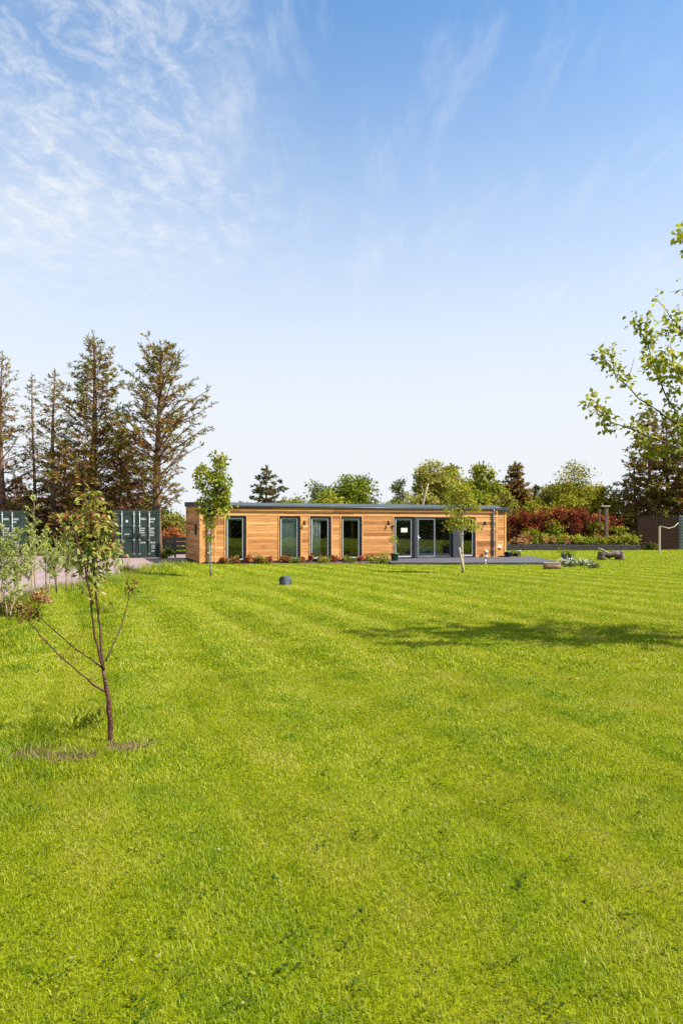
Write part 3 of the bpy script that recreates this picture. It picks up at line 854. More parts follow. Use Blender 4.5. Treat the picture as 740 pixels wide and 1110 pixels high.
# ------------------------------------------------------------------ the timber house
def build_house():
    rng = random.Random(4)
    root = thing('timber_house', 'long low timber-clad house with flat roof and full-height dark windows', 'house', (HX, HYY, 0), HA)
    ca, sa = math.cos(HA), math.sin(HA)

    def U(px):                      # where a photo column meets the front wall
        r = (px - CX) / F
        d = (HYY - math.tan(HA) * HX) / (1 - math.tan(HA) * r)
        return (r * d - HX) / ca

    LEN = U(538.3); DEP = 5.0
    Z0, ZT = 0.10, 2.60
    wins = [(U(244.5), U(266.8)), (U(302.5), U(325.4)), (U(335.8), U(358.6)), (U(369.4), U(391.8))]
    patio = (U(426.6), U(514.6))
    opens = [(a, b, 0.10, 2.20) for a, b in wins] + [(*patio, 0.10, 2.21)]
    # boards
    cb = MB(); pitch = 0.142
    def run(fn, x0, x1, z, h):
        x = x0
        while x < x1 - 1e-6:
            e = min(x1, x + rng.uniform(1.8, 4.2))
            if x1 - e < 0.5: e = x1
            fn(x + 0.0015, e - 0.0015, z, z + h, min(1, max(0, rng.gauss(0.52, 0.30))))
            x = e
    def front(x0, x1, z0, z1, t): cb.box(x0, -0.026 - rng.uniform(0, 0.004), z0, x1, -0.002, z1, t)
    def side(x0, x1, z0, z1, t): cb.box(-0.026 - rng.uniform(0, 0.003), x0, z0, -0.002, x1, z1, t)
    z = Z0
    while z < ZT - 0.02:
        h = min(pitch - 0.007, ZT - z)
        segs, x = [], 0.0
        if z < 2.17:
            hh = h if z + h <= 2.205 else 2.205 - z
            for a, b_, _, _ in opens:
                segs.append((x, a)); x = b_
            segs.append((x, LEN))
        else:
            hh = h; segs = [(0.0, LEN)]
        for a, b_ in segs: run(front, a, b_, z, hh)
        run(side, 0.0, DEP, z, h)
        z += pitch
    for x0, x1 in ((0.0, LEN),):
        pass
    bi = len(cb.v)
    cb.v += [(x_, y_, z_) for x_ in (-0.028, -0.002) for (y_, z_) in ((0.0, 2.603), (DEP, 2.603), (DEP, 2.765), (0.0, 2.625))]
    for q in ((0, 3, 2, 1), (4, 5, 6, 7), (0, 1, 5, 4), (1, 2, 6, 5), (2, 3, 7, 6), (3, 0, 4, 7)): cb.face([bi + k for k in q], 0.5)
    cb.build('cladding', M['clad'], root)
    # trims: corner boards, header board, window cheeks
    tb = MB()
    tb.box(-0.050, -0.050, 0.06, 0.07, -0.0305, 2.598, 0.8); tb.box(-0.050, -0.030, 0.06, -0.0305, 0.07, 2.598, 0.75)
    tb.box(LEN - 0.10, -0.050, 0.105, LEN + 0.02, -0.0305, 2.598, 0.8)
    tb.box(0.62, -0.046, 0.06, 0.70, -0.0305, 2.2, 0.85)
    tb.box(0.075, -0.044, 2.215, LEN - 0.105, -0.0305, 2.29, 0.86)
    for a, b_, z0, z1 in opens:
        tb.box(a - 0.055, -0.052, 0.10, a - 0.001, -0.0305, 2.214, 0.9); tb.box(b_ + 0.001, -0.052, 0.10, b_ + 0.055, -0.0305, 2.214, 0.9)
    tb.build('corner_trim', M['clad'], root)
    # solid wall behind the boards, with openings
    wb = MB(); xs = [0.0]
    for a, b_, _, _ in opens: xs += [a, b_]
    xs.append(LEN)
    for i in range(0, len(xs), 2): wb.box(xs[i], 0.0, 0.0, xs[i + 1], 0.22, 2.2)
    wb.box(0, 0.0, 2.2, LEN, 0.22, 2.62)
    wb.box(0, 0.22, 0, 0.2, DEP - 0.2, 2.62); wb.box(LEN - 0.2, 0.22, 0, LEN, DEP - 0.2, 2.62); wb.box(0, DEP - 0.2, 0, LEN, DEP, 2.62)
    wb.build('wall', M['reveal'], root)
    # the room behind the glass
    rb = MB(); rb.box(0.2, DEP - 0.35, 0.06, LEN - 0.2, DEP - 0.202, 2.5); rb.box(0.202, 0.24, 2.5, LEN - 0.202, DEP - 0.202, 2.56)
    for u in (U(285), U(331), U(364.5), U(410)): rb.box(u - 0.05, 0.24, 0.06, u + 0.05, DEP - 0.36, 2.498)
    rb.build('room_wall', M['room'], root)
    fb = MB(); fb.box(0.2, 0.222, 0.0, LEN - 0.2, DEP - 0.202, 0.058); fb.build('room_floor', M['roomfloor'], root)
    pb = MB(); pb.box(0.0, -0.02, -0.05, LEN, -0.002, 0.085); pb.box(-0.02, 0, -0.05, -0.002, DEP, 0.085); pb.build('plinth', M['reveal'], root)
    # roof: deck rising slightly to the rear, deep metal edge and a gutter
    rf = MB()
    x0, x1, y0, y1 = -0.07, LEN + 0.07, -0.10, DEP + 0.1
    b0 = len(rf.v)
    rf.v += [(x0, y0, 2.63), (x1, y0, 2.63), (x1, y1, 2.78), (x0, y1, 2.78), (x0, y0, 2.80), (x1, y0, 2.80), (x1, y1, 2.96), (x0, y1, 2.96)]
    for q in ((3, 2, 1, 0), (4, 5, 6, 7), (0, 1, 5, 4), (1, 2, 6, 5), (2, 3, 7, 6), (3, 0, 4, 7)): rf.face([b0 + i for i in q])
    roof = rf.build('roof', M['roofdeck'], root)
    fa = MB()
    fa.box(x0 - 0.012, y0 - 0.016, 2.68, x1 + 0.012, y0 - 0.001, 2.825)
    for k in range(1, 8):
        u = x0 + (x1 - x0) * k / 8; fa.box(u - 0.02, y0 - 0.021, 2.676, u + 0.02, y0 - 0.0165, 2.829)
    bb = len(fa.v)
    fa.v += [(x0 - 0.014, y0, 2.60), (x0 - 0.002, y0, 2.60), (x0 - 0.002, y1, 2.76), (x0 - 0.014, y1, 2.76), (x0 - 0.014, y0, 2.83), (x0 - 0.002, y0, 2.83), (x0 - 0.002, y1, 2.99), (x0 - 0.014, y1, 2.99)]
    for q in ((3, 2, 1, 0), (4, 5, 6, 7), (0, 1, 5, 4), (1, 2, 6, 5), (2, 3, 7, 6), (3, 0, 4, 7)): fa.face([bb + i for i in q], mi=1)
    fa.build('fascia', [M['roofmetal'], M['anthracite']], roof)
    gu = MB(); gu.tube([(x0, y0 - 0.052, 2.63), (x1, y0 - 0.052, 2.63)], 0.034, 10); gu.build('gutter', M['anthracite'], roof)
    # downpipes
    for u, m in ((U(225.2) + 0.02, 'sash'), (U(533.2), 'pipe')):
        d = MB(); d.tube([(u, -0.152, 2.62), (u, -0.14, 2.52), (u, -0.09, 2.42), (u, -0.085, 0.14)], 0.042, 10)
        for z in (0.5, 1.4, 2.25): d.box(u - 0.06, -0.132, z, u + 0.06, -0.032, z + 0.03)
        d.build('downpipe', M[m], root)

    # one window
    def window(a, b_, z0, z1, part='window', sash=True, y=-0.03, fr=0.055, label=None):
        f = MB()
        f.box(a, -0.058, z0, a + fr, 0.16, z1); f.box(b_ - fr * 2.4, -0.058, z0, b_, 0.16, z1)  # right side widened in black, standing in for the shaded reveal
        f.box(a + fr, -0.058, z1 - fr * 1.6, b_ - fr * 2.4, 0.16, z1); f.box(a + fr, -0.058, z0, b_ - fr * 2.4, 0.16, z0 + 0.06)
        w = f.build(part, M['winframe'], root, 0.004)
        if label: w['label'] = label
        s = MB(); a2, b2, c0, c1 = a + fr + 0.002, b_ - fr * 2.4 - 0.002, z0 + 0.062, z1 - fr * 1.6 - 0.002; t = 0.05
        s.box(a2, y, c0, a2 + t, y + 0.06, c1); s.box(b2 - t, y, c0, b2, y + 0.06, c1)
        s.box(a2 + t, y, c1 - t, b2 - t, y + 0.06, c1); s.box(a2 + t, y, c0, b2 - t, y + 0.06, c0 + t * 1.3)
        s.build('sash', M['sash'], w, 0.004)
        p = MB(); p.box(a2 + t, y + 0.022, c0 + t * 1.3, b2 - t, y + 0.03, c1 - t); p.build('pane', M['glass'], w)
        return w, (a2 + t, b2 - t, c0 + t * 1.3, c1 - t)

    def curtain(w, x0, x1, z0, z1, y=0.07, n=60):
        c = MB(); bi = len(c.v); amp = 0.008
        for i in range(n + 1):
            x = x0 + (x1 - x0) * i / n; yy = y + amp * math.sin(i * 0.62) + amp * 0.4 * math.sin(i * 0.27)
            c.v += [(x, yy, z0), (x, yy, z1)]
        for i in range(n): c.face([bi + 2 * i, bi + 2 * i + 2, bi + 2 * i + 3, bi + 2 * i + 1], sm=True)
        o = c.build('curtain', M['curtain'], w)
        md = o.modifiers.new('thick', 'SOLIDIFY'); md.thickness = 0.004

    def blind(w, x0, x1, z1, drop):
        b_ = MB(); b_.box(x0 + 0.01, 0.035, z1 - drop, x1 - 0.01, 0.045, z1); b_.tube([(x0 + 0.01, 0.04, z1 - drop), (x1 - 0.01, 0.04, z1 - drop)], 0.012, 8)
        b_.build('roller_blind', M['blind'], w)

    for i, (a, b_) in enumerate(wins):
        w, (x0, x1, z0, z1) = window(a, b_, 0.10, 2.20)
        blind(w, x0, x1, z1, (0.05, 0.09, 0.07, 0.07)[i])
        if i == 1: curtain(w, x0 - 0.02, x1 + 0.02, 0.17, 2.12)
        if i == 2: curtain(w, x0 - 0.02, x0 + (x1 - x0) * 0.58, 0.17, 2.12)
        if i == 0: curtain(w, x0 + (x1 - x0) * 0.32, x0 + (x1 - x0) * 0.55, 0.9, 2.3, y=1.2)
        if i == 3:
            e = MB(); e.box(x1 - 0.16, 0.5, 0.06, x1 - 0.08, 0.62, 2.2, 0.7); e.build('room_door', M['clad'], w)

    # glazed doors on the deck
    a, b_ = patio
    w, rc = window(a, U(448.6), 0.10, 2.21, fr=0.06)
    blind(w, rc[0], rc[1], rc[3], 0.07)
    n = MB(); n.box(U(434.2), -0.018, 1.42, U(441.2), -0.012, 1.64); nt_ = n.build('notice', M['paper'], w)
    mu = MB(); mu.box(U(448.8), -0.06, 0.10, U(451.6), 0.16, 2.21); mu.box(U(490.2), -0.06, 0.10, U(499.2), 0.16, 2.21); mu.box(U(489.2), 0.03, 0.10, U(490.15), 0.16, 2.21, mi=1)
    mu.box(U(448.7) + 0.11, -0.055, 2.15, U(490.2), 0.16, 2.208); mu.box(U(451.7), -0.055, 0.10, U(489.1), 0.16, 0.14)
    mu.build('door_frame', [M['anthracite'], M['reveal']], root, 0.004)
    def leaf(px0, px1, y, handle):
        s = MB(); a2, b2, c0, c1 = U(px0), U(px1), 0.142, 2.145; t = 0.085
        s.box(a2, y, c0, a2 + t, y + 0.06, c1); s.box(b2 - t, y, c0, b2, y + 0.06, c1)
        s.box(a2 + t, y, c1 - t, b2 - t, y + 0.06, c1); s.box(a2 + t, y, c0, b2 - t, y + 0.06, c0 + t)
        d = s.build('sliding_door', M['midgrey'] if handle else M['anthracite'], root, 0.004)
        p = MB(); p.box(a2 + t, y + 0.022, c0 + t, b2 - t, y + 0.03, c1 - t); p.build('pane', M['glass'], d)
        if handle:
            h = MB(); h.box(a2 + 0.02, y - 0.03, 1.02, a2 + 0.065, y - 0.001, 1.26); h.box(a2 + 0.02, y - 0.06, 1.12, a2 + 0.15, y - 0.032, 1.15)
            h.build('handle', M['white'], d, 0.004)
    leaf(451.8, 471.2, -0.03, True)
    leaf(470.0, 489.1, 0.04, False)
    w, rc = window(U(499.4), b_, 0.10, 2.21, fr=0.06)
    # wall lamps
    for px in (329.6, 420.4, 524.6):
        u = U(px); l = MB()
        l.box(u - 0.035, -0.045, 1.83, u + 0.035, -0.031, 2.0); l.tube([(u, -0.04, 1.93), (u, -0.11, 1.95), (u, -0.13, 1.93)], 0.014, 8)
        l.tube([(u - 0.04, -0.13, 1.78), (u - 0.015, -0.13, 1.86), (u + 0.01, -0.13, 1.97)], [0.048, 0.042, 0.026], 12)
        l.build('wall_lamp', M['blackpaint'], root)
    l = MB(); l.box(-0.10, 1.0, 1.32, -0.031, 1.32, 1.78); l.box(-0.13, 0.97, 1.76, -0.031, 1.35, 1.80); l.build('meter_box', M['blackpaint'], root, 0.01)
    s = MB(); s.box(U(424.6) - 0.06, -0.07, 1.70, U(424.6) + 0.06, -0.031, 1.76); s.tube([(U(424.6), -0.05, 1.73), (U(424.6) + 0.1, -0.12, 1.70)], 0.03, 8); s.build('tap', M['blackpaint'], root)

    # annex at the far end, set back and a little lower
    AX0, AX1, AY0, AY1 = LEN + 0.003, LEN + 1.15, 0.95, 4.2
    ab = MB()
    def afront(x0_, x1_, z0, z1, t): ab.box(x0_, AY0 - 0.026 - rng.uniform(0, 0.003), z0, x1_, AY0 - 0.002, z1, t)
    z = Z0
    while z < 2.46:
        run(afront, AX0, AX1, z, pitch - 0.007); z += pitch
    ab.box(AX1 - 0.09, AY0 - 0.05, 0.10, AX1 + 0.02, AY0 - 0.0305, 2.50, 0.9)
    ab.build('annex_cladding', M['clad'], root)
    aw = MB(); aw.box(AX0, AY0, 0, AX1, AY1, 2.52); aw.build('annex_wall', M['reveal'], root)
    ar = MB(); ar.box(AX0, AY0 - 0.14, 2.55, AX1 + 0.14, AY1 + 0.1, 2.72); ar.box(AX0, AY0 - 0.155, 2.60, AX1 + 0.155, AY0 - 0.142, 2.755); ar.build('annex_roof', M['anthracite'], root, 0.006)
    mb = MB(); mb.box(AX0 + 0.42, AY0 - 0.10, 0.55, AX0 + 0.86, AY0 - 0.031, 0.66); mb.build('service_box', M['white'], root, 0.01)
    return U


U = build_house()


def local(u, v, z=0.0):
    """house coordinates to the garden's"""
    c, s = math.cos(HA), math.sin(HA)
    return Vector((HX + u * c - v * s, HYY + u * s + v * c, z))


# decking
def build_deck():
    t = thing('timber_deck', 'low grey weathered timber deck in front of the glass doors', 'deck', (2.2, 30.6, 0))
    b = MB(); rng = random.Random(3)
    y = 30.62
    while y < 37.6:
        l = max(2.2, (y + 0.14 - HYY) / math.tan(HA) + HX + 0.06)
        if y > house_line(8.3): l = max(l, 9.75)
        r = 9.9 + (y - 30.6) * 0.07
        if r - l > 0.2:
            m = rng.uniform(0.35, 0.65) * (r - l) + l
            for a, c in ((l, m - 0.003), (m + 0.003, r)):
                b.box(a - 2.2, y - 30.6, 0.075, c - 2.2, y + 0.136 - 30.6, 0.10 + rng.uniform(-0.001, 0.001), rng.random())
        y += 0.145
    b.build('planks', M['deck'], t)
    e = MB(); e.box(0, -0.02, -0.02, 7.72, 0.015, 0.072); e.box(7.725, 0, -0.02, 7.75, 4, 0.072); e.build('edge_board', M['sleeper'], t)


build_deck()

# planting bed under the wall
sb = MB(); sb.v = [(-6.35, 30.98, 0.006), (2.19, 30.88, 0.006), (2.19, 34.1, 0.006), (-6.3, 31.05, 0.006)]; sb.face([0, 1, 2, 3])
tag(sb.build('soil_bed', M['soil']), None, None, kind='structure')


def shrub(name, label, cat, loc, r, h, seed, leafm, n=8, leaf=(0.08, 0.05), tone=0.5, group=None, barkm='bark_dark', per=40, part='foliage', stem='stem', tvar=0.2):
    return broadleaf(name, label, cat, loc, [(0, 0, h * 0.62, r, r, h * 0.42, n)], seed, leafm, barkm, [(0, 0, 0), (0, 0, h * 0.4), (0.02, 0, h * 0.7)], leaf, per, max(0.08, r * 0.45),
                     tone=tone, group=group, tr=0.02, part=part, stem=stem, tvar=tvar, twig=0.006)


def nth(i):
    return (ordn[i] if i < 14 else ['fifteenth', 'sixteenth', 'seventeenth', 'eighteenth', 'nineteenth', 'twentieth', 'twenty-first', 'twenty-second', 'twenty-third', 'twenty-fourth', 'twenty-fifth', 'twenty-sixth'][i - 14])


ordn = ['first', 'second', 'third', 'fourth', 'fifth', 'sixth', 'seventh', 'eighth', 'ninth', 'tenth', 'eleventh', 'twelfth', 'thirteenth', 'fourteenth']
rr = random.Random(9)
for i, px in enumerate((240, 254, 266, 276, 289, 301, 311, 323, 334, 345, 360, 372, 386, 397)):
    u = U(px); p = local(u, -0.42 - 0.25 * rr.random())
    h = rr.uniform(0.22, 0.42)
    shrub('red_shrub', 'small red-leaved shrub, %s from the downpipe in the row under the timber wall' % ordn[i], 'shrub', p, rr.uniform(0.15, 0.26), h, 200 + i, 'flower_red' if i % 2 else 'leaf_copper', 7, (0.09, 0.055), rr.uniform(0.35, 0.7), 'red shrubs along the foot of the timber wall')
for i, (px, py) in enumerate(((252, 611), (283, 611), (318, 610.5), (352, 610.3), (380, 610), (405, 610), (412, 611))):
    shrub('green_plant', 'low green tuft, %s along the front of the wall bed from the downpipe' % ordn[i], 'plant', G(px, py), 0.35, 0.22, 230 + i, 'leaf_green', 7, (0.12, 0.04), 0.6, 'green tufts along the wall bed')


def pot(name, label, cat, loc, r, h, m, plant=None, taper=0.78, seed=0, ph=0.4, n=6):
    t = thing(name, label, cat, loc)
    b = MB(); b.lathe([(r * taper, 0), (r * 0.97, h * 0.86), (r * 1.06, h * 0.87), (r * 1.06, h), (r * 0.93, h), (r * 0.90, h * 0.9), (0.01, h * 0.89)], n=22)
    b.build('pot', M[m], t)
    s = MB(); s.lathe([(r * 0.88, h * 0.893), (r * 0.5, h * 0.93), (0.01, h * 0.94)], n=16); s.build('soil', M['soil'], t)
    if plant:
        lv = Leaves(seed); rng = random.Random(seed); st = MB()
        for k in range(n):
            a = rng.uniform(0, 6.28); e = Vector((math.cos(a) * r * 0.8, math.sin(a) * r * 0.8, h + ph * rng.uniform(0.5, 1)))
            st.tube([(0, 0, h * 0.9), (e.x * 0.4, e.y * 0.4, h + (e.z - h) * 0.6), tuple(e)], [0.008, 0.006, 0.003], 4)
            lv.cloud(e, 0.12, 26, 0.08, 0.04, 0.6)
        st.build('stem', M['bark_willow'], t); lv.build('foliage', M[plant], t)
    return t


pot('plant_pot', 'glossy green pot with a thin plant at the corner of the deck', 'pot', P(428, 608.6, 33.0) * 1.0 if False else (at_px(427.5, 32.2)[0], 32.2, 0.101), 0.19, 0.36, 'greenpot', 'leaf_young', seed=301, ph=0.75, n=7)
pot('plant_pot', 'squat beige pot beside the green pot', 'pot', (at_px(416, 31.6)[0], 31.6, 0.007), 0.17, 0.24, 'beigepot', 'leaf_young', seed=302, ph=0.25)
pot('plant_pot', 'round near-black pot on the deck by the house end', 'pot', (at_px(550, 36.2)[0], 36.2, 0.101), 0.2, 0.27, 'darkpot', None, taper=0.7)
pot('plant_pot', 'tall pale cylinder pot standing at the back of the deck', 'pot', (at_px(562.3, 36.6)[0], 36.6, 0.101), 0.095, 0.33, 'palestone', None, taper=0.95)
tr = thing('trough', 'low dark trough of greenery between the two pots on the deck', 'planter', (at_px(556.3, 36.8)[0], 36.8, 0.101), 0.1)
b = MB(); b.box(-0.19, -0.1, 0, 0.19, 0.1, 0.17); b.build('box', M['blackpaint'], tr, 0.01)
lv = Leaves(5); [lv.cloud((x, 0, 0.22), 0.13, 40, 0.07, 0.04, 0.2) for x in (-0.12, 0, 0.12)]; lv.build('foliage', M['leaf_green'], tr)
# pale ornament by the wall, and the marker at the deck's edge
p = local(U(523.8), -0.22, 0.101)
o = thing('stone_lantern', 'pale stone lantern ornament against the timber wall by the downpipe', 'ornament', p)
b = MB(); b.lathe([(0.09, 0), (0.10, 0.06), (0.05, 0.09), (0.05, 0.16)], n=12); b.build('foot', M['palestone'], o)
b = MB(); b.lathe([(0.085, 0.165), (0.1, 0.25), (0.13, 0.30), (0.05, 0.37), (0.015, 0.42)], n=12); b.build('cap', M['palestone'], o)
o = thing('garden_light', 'little white stake light in the grass before the deck edge', 'garden light', at_px(526, 30.3))
b = MB(); b.tube([(0, 0, 0), (0, 0, 0.16)], 0.014, 8); b.build('stake', M['white'], o)
b = MB(); b.lathe([(0.03, 0.165), (0.04, 0.21), (0.015, 0.24)], n=12); b.build('lamp_head', M['white'], o)
# chair behind the glass
c = thing('white_chair', 'white slatted chair standing inside the end window', 'chair', local(U(503.5), 0.75, 0.06), HA + 0.3)
b = MB()
b.box(-0.22, -0.22, 0.42, 0.22, 0.22, 0.45); b.build('seat', M['white'], c, 0.005)
b = MB(); [b.box(-0.2 + 0.1 * k, 0.19, 0.47, -0.16 + 0.1 * k, 0.21, 0.82) for k in range(4)]; b.box(-0.22, 0.185, 0.82, 0.22, 0.215, 0.88); b.build('backrest', M['white'], c)
for sx in (-1, 1):
    for sy in (-1, 1):
        b = MB(); b.box(sx * 0.19 - 0.018, sy * 0.19 - 0.018, 0, sx * 0.19 + 0.018, sy * 0.19 + 0.018, 0.418); b.build('leg', M['white'], c)

c = thing('blue_sofa', 'blue sofa standing inside behind the glass door', 'sofa', local(U(466), 0.85, 0.06), HA)
b = MB(); b.box(-0.62, -0.32, 0.1, 0.62, 0.35, 0.42); b.build('seat', M['sofa'], c, 0.03)
b = MB(); b.box(-0.62, 0.36, 0.1, 0.62, 0.52, 0.78); b.build('backrest', M['sofa'], c, 0.03)
for sx in (-1, 1):
    b = MB(); b.box(sx * 0.72 - 0.09, -0.32, 0.05, sx * 0.72 + 0.09, 0.5, 0.58); b.build('armrest', M['sofa'], c, 0.03)

# ------------------------------------------------------------------ containers
def container(label, px_right, d, marks, side_len=6.06):
    W, H = 2.44, 2.60
    x = (px_right - CX) / F * d
    c, s = math.cos(HA), math.sin(HA)
    root = thing('shipping_container', label, 'container', (x - W * c, d - W * s, 0), HA, 'dark green containers on the gravel')
    f = MB()      # corner posts, rails
    for u in (0.0, W - 0.14):
        for v in (0.0, side_len - 0.14): f.box(u, v, 0.16, u + 0.14, v + 0.14, H - 0.12)
    for v in (0.0, side_len - 0.14):
        f.box(0.14, v + 0.01, 0.02, W - 0.14, v + 0.12, 0.16); f.box(0.14, v + 0.01, H - 0.14, W - 0.14, v + 0.12, H)
    for u in (0.01, W - 0.11):
        f.box(u, 0.14, 0.02, u + 0.1, side_len - 0.14, 0.16); f.box(u, 0.14, H - 0.1, u + 0.1, side_len - 0.14, H)
    f.build('frame', M['container'], root, 0.006)
    for u in (-0.006, W - 0.164):
        for v in (-0.006, side_len - 0.164):
            for z in (0.0, H - 0.118):
                cc = MB(); cc.box(u, v, z, u + 0.17, v + 0.17, z + 0.124); cc.build('corner_casting', M['container'], root, 0.008)
    # corrugated sides, rear and roof
    p = MB()
    def corr(fn, n, L):
        bi = len(p.v); k = 0
        for i in range(n):
            for q, dd in ((0, 0), (0.28, 0), (0.5, 1), (0.78, 1)):
                p.v.extend(fn((i + q) / n * L, dd)); k += 1
        for i in range(k - 1): p.face([bi + 2 * i, bi + 2 * i + 2, bi + 2 * i + 3, bi + 2 * i + 1])
    corr(lambda q, dd: [(0.03 + 0.035 * dd, 0.14 + q, 0.16), (0.03 + 0.035 * dd, 0.14 + q, H - 0.1)], 22, side_len - 0.28)
    corr(lambda q, dd: [(W - 0.03 - 0.035 * dd, 0.14 + q, 0.16), (W - 0.03 - 0.035 * dd, 0.14 + q, H - 0.1)], 22, side_len - 0.28)
    corr(lambda q, dd: [(0.14 + q, side_len - 0.05 - 0.03 * dd, 0.16), (0.14 + q, side_len - 0.05 - 0.03 * dd, H - 0.14)], 9, W - 0.28)
    corr(lambda q, dd: [(0.02, 0.12 + q, H - 0.03 - 0.02 * dd), (W - 0.02, 0.12 + q, H - 0.03 - 0.02 * dd)], 22, side_len - 0.24)
    p.build('corrugated_panel', M['container'], root)
    # two doors with raised ribs, each with two locking bars
    zs = [0.19, 0.98, 1.06, 1.72, 1.80, 2.42]
    for side in (0, 1):
        a = 0.145 + side * 1.082; b_ = a + 1.068
        d_ = MB(); d_.box(a, 0.045, 0.17, b_, 0.075, H - 0.15)
        for z0, z1 in ((0.17, 0.25), (0.94, 1.03), (1.70, 1.79), (H - 0.23, H - 0.15)): d_.box(a, 0.018, z0, b_, 0.044, z1)
        for u in (a, b_ - 0.07): d_.box(u, 0.019, 0.252, u + 0.07, 0.0435, H - 0.232)
        dr = d_.build('door', M['container'], root, 0.004)
        for u in ((a + 0.30, b_ - 0.14) if side == 0 else (a + 0.14, b_ - 0.42)):
            br = MB(); br.tube([(u, -0.008, 0.10), (u, -0.008, H - 0.06)], 0.024, 10)
            for z in (0.22, 0.98, 1.74, 2.38): br.box(u - 0.055, -0.022, z - 0.04, u + 0.055, 0.017, z + 0.04)
            br.build('locking_bar', M['bar'], dr)
        hb = MB(); u = b_ - 0.14 if side == 0 else a + 0.14
        hb.box(min(u, u + (0.32 if side else -0.32)), -0.052, 1.22, max(u, u + (0.32 if side else -0.32)), -0.035, 1.26)
        hb.box(u - 0.06, -0.06, 1.14, u + 0.06, -0.034, 1.34)
        hb.build('handle', M['blackpaint'], dr)
        if marks:
            rng = random.Random(side + int(d))
            def line(u0, u1, z, hh):
                mk = MB(); u = u0
                while u < u1:
                    w = hh * rng.uniform(0.45, 0.7); g_ = w * 0.3
                    mk.box(u, 0.0405, z, u + w, 0.0438, z + hh * 0.25); mk.box(u, 0.0405, z + hh * 0.28, u + w * rng.uniform(0.3, 1), 0.0438, z + hh * 0.72)
                    mk.box(u + w * rng.uniform(0, .4), 0.0405, z + hh * 0.75, u + w, 0.0438, z + hh)
                    u += w + g_
                mk.build('marking', M['marking'], dr)
            if side == 1:
                line(a + 0.20, a + 0.42, 2.08, 0.10); line(b_ - 0.36, b_ - 0.1, 2.08, 0.10); line(b_ - 0.36, b_ - 0.2, 1.93, 0.08)
                for z in (1.58, 1.46, 1.34, 1.20): line(a + 0.18, a + 0.18 + rng.uniform(0.15, 0.36), z, 0.075); line(b_ - 0.38, b_ - 0.38 + rng.uniform(0.15, 0.26), z, 0.075)
                line(a + 0.18, a + 0.42, 0.80, 0.08); line(b_ - 0.38, b_ - 0.12, 0.80, 0.08); line(b_ - 0.3, b_ - 0.12, 0.34, 0.06)
                for z in (0.66, 0.58, 0.5): line(b_ - 0.30, b_ - 0.14, z, 0.05)
            else:
                mk = MB(); mk.lathe([(0.07, 0), (0.07, 0.003)], (0, 0, 0), 14)
                k0 = len(mk.v) - 28
                for q in range(k0, len(mk.v)):
                    vx, vy, vz = mk.v[q]; mk.v[q] = (a + 0.56 + vx, 0.0438 - vz, 2.0 + vy)
                mk.build('marking', M['marking'], dr)
                line(a + 0.44, a + 0.66, 1.26, 0.07)
    return root


container('dark green steel container with double doors beside the timber house', 173.5, 37.6, True)
container('dark green steel container cut off by the picture edge, behind the saplings', 25.5, 38.6, True)

# black slatted fence between container and house
t = thing('slatted_fence', 'low black slatted fence between the container and the timber house', 'fence', (at_px(176.5, 37.4)[0], 37.4, 0), 0.05)
b = MB()
for k in range(4): b.box(0, -0.02, 0.18 + k * 0.25, 1.32, 0.005, 0.37 + k * 0.25)
b.build('slats', M['blackfence'], t, 0.004)
for x in (0.02, 0.62, 1.24):
    b = MB(); b.box(x, 0.007, -0.05, x + 0.09, 0.09, 1.18); b.build('post', M['blackfence'], t, 0.005)
shrub('green_plant', 'leafy green weed at the foot of the black slatted fence', 'plant', at_px(181, 36.9), 0.3, 0.45, 241, 'leaf_green', 8, (0.14, 0.07), 0.5)
shrub('green_plant', 'bright weed growing against the container corner', 'plant', at_px(176, 36.2), 0.2, 0.35, 242, 'leaf_yellow', 6, (0.12, 0.06), 0.5)

# ------------------------------------------------------------------ right-hand garden edge
t = thing('raised_bed', 'long raised bed edged with dark sleepers below the copper hedge', 'raised bed', (at_px(552, 49)[0], 49, 0))
L0 = (694 - 552) / F * 49
b = MB(); rng = random.Random(5)
for z in (0, 0.2):
    x = -1.6
    while x < L0:
        e = min(L0, x + 2.4); b.box(x, 0, z + (0.002 if z else -0.05), e - 0.006, 0.2, z + 0.197, rng.random()); x = e
b.build('sleeper_wall', M['sleeper'], t, 0.008)
b = MB(); b.box(-1.6, 0.202, 0, L0, 8, 0.36); b.build('soil', M['soil'], t)
rr = random.Random(12)
for i in range(26):
    x = 552 + 136 * (i + rr.uniform(0.1, 0.9)) / 26; d = 49.7 + rr.uniform(0, 1.6)
    kind = rr.choice(['flower_red', 'leaf_green', 'flower_red', 'leaf_yellow', 'leaf_green'])
    word = {'flower_red': 'rusty orange', 'leaf_green': 'green', 'leaf_yellow': 'yellow-green'}[kind]
    shrub('border_plant', '%s low plant in the raised bed, %s from the house' % (word, nth(i)), 'plant', (*at_px(x, d)[:2], 0.355), rr.uniform(0.35, 0.6), rr.uniform(0.35, 0.95), 400 + i, kind, 9, (0.15, 0.09), rr.uniform(0.4, 0.75), 'low plants in the raised bed', per=36)
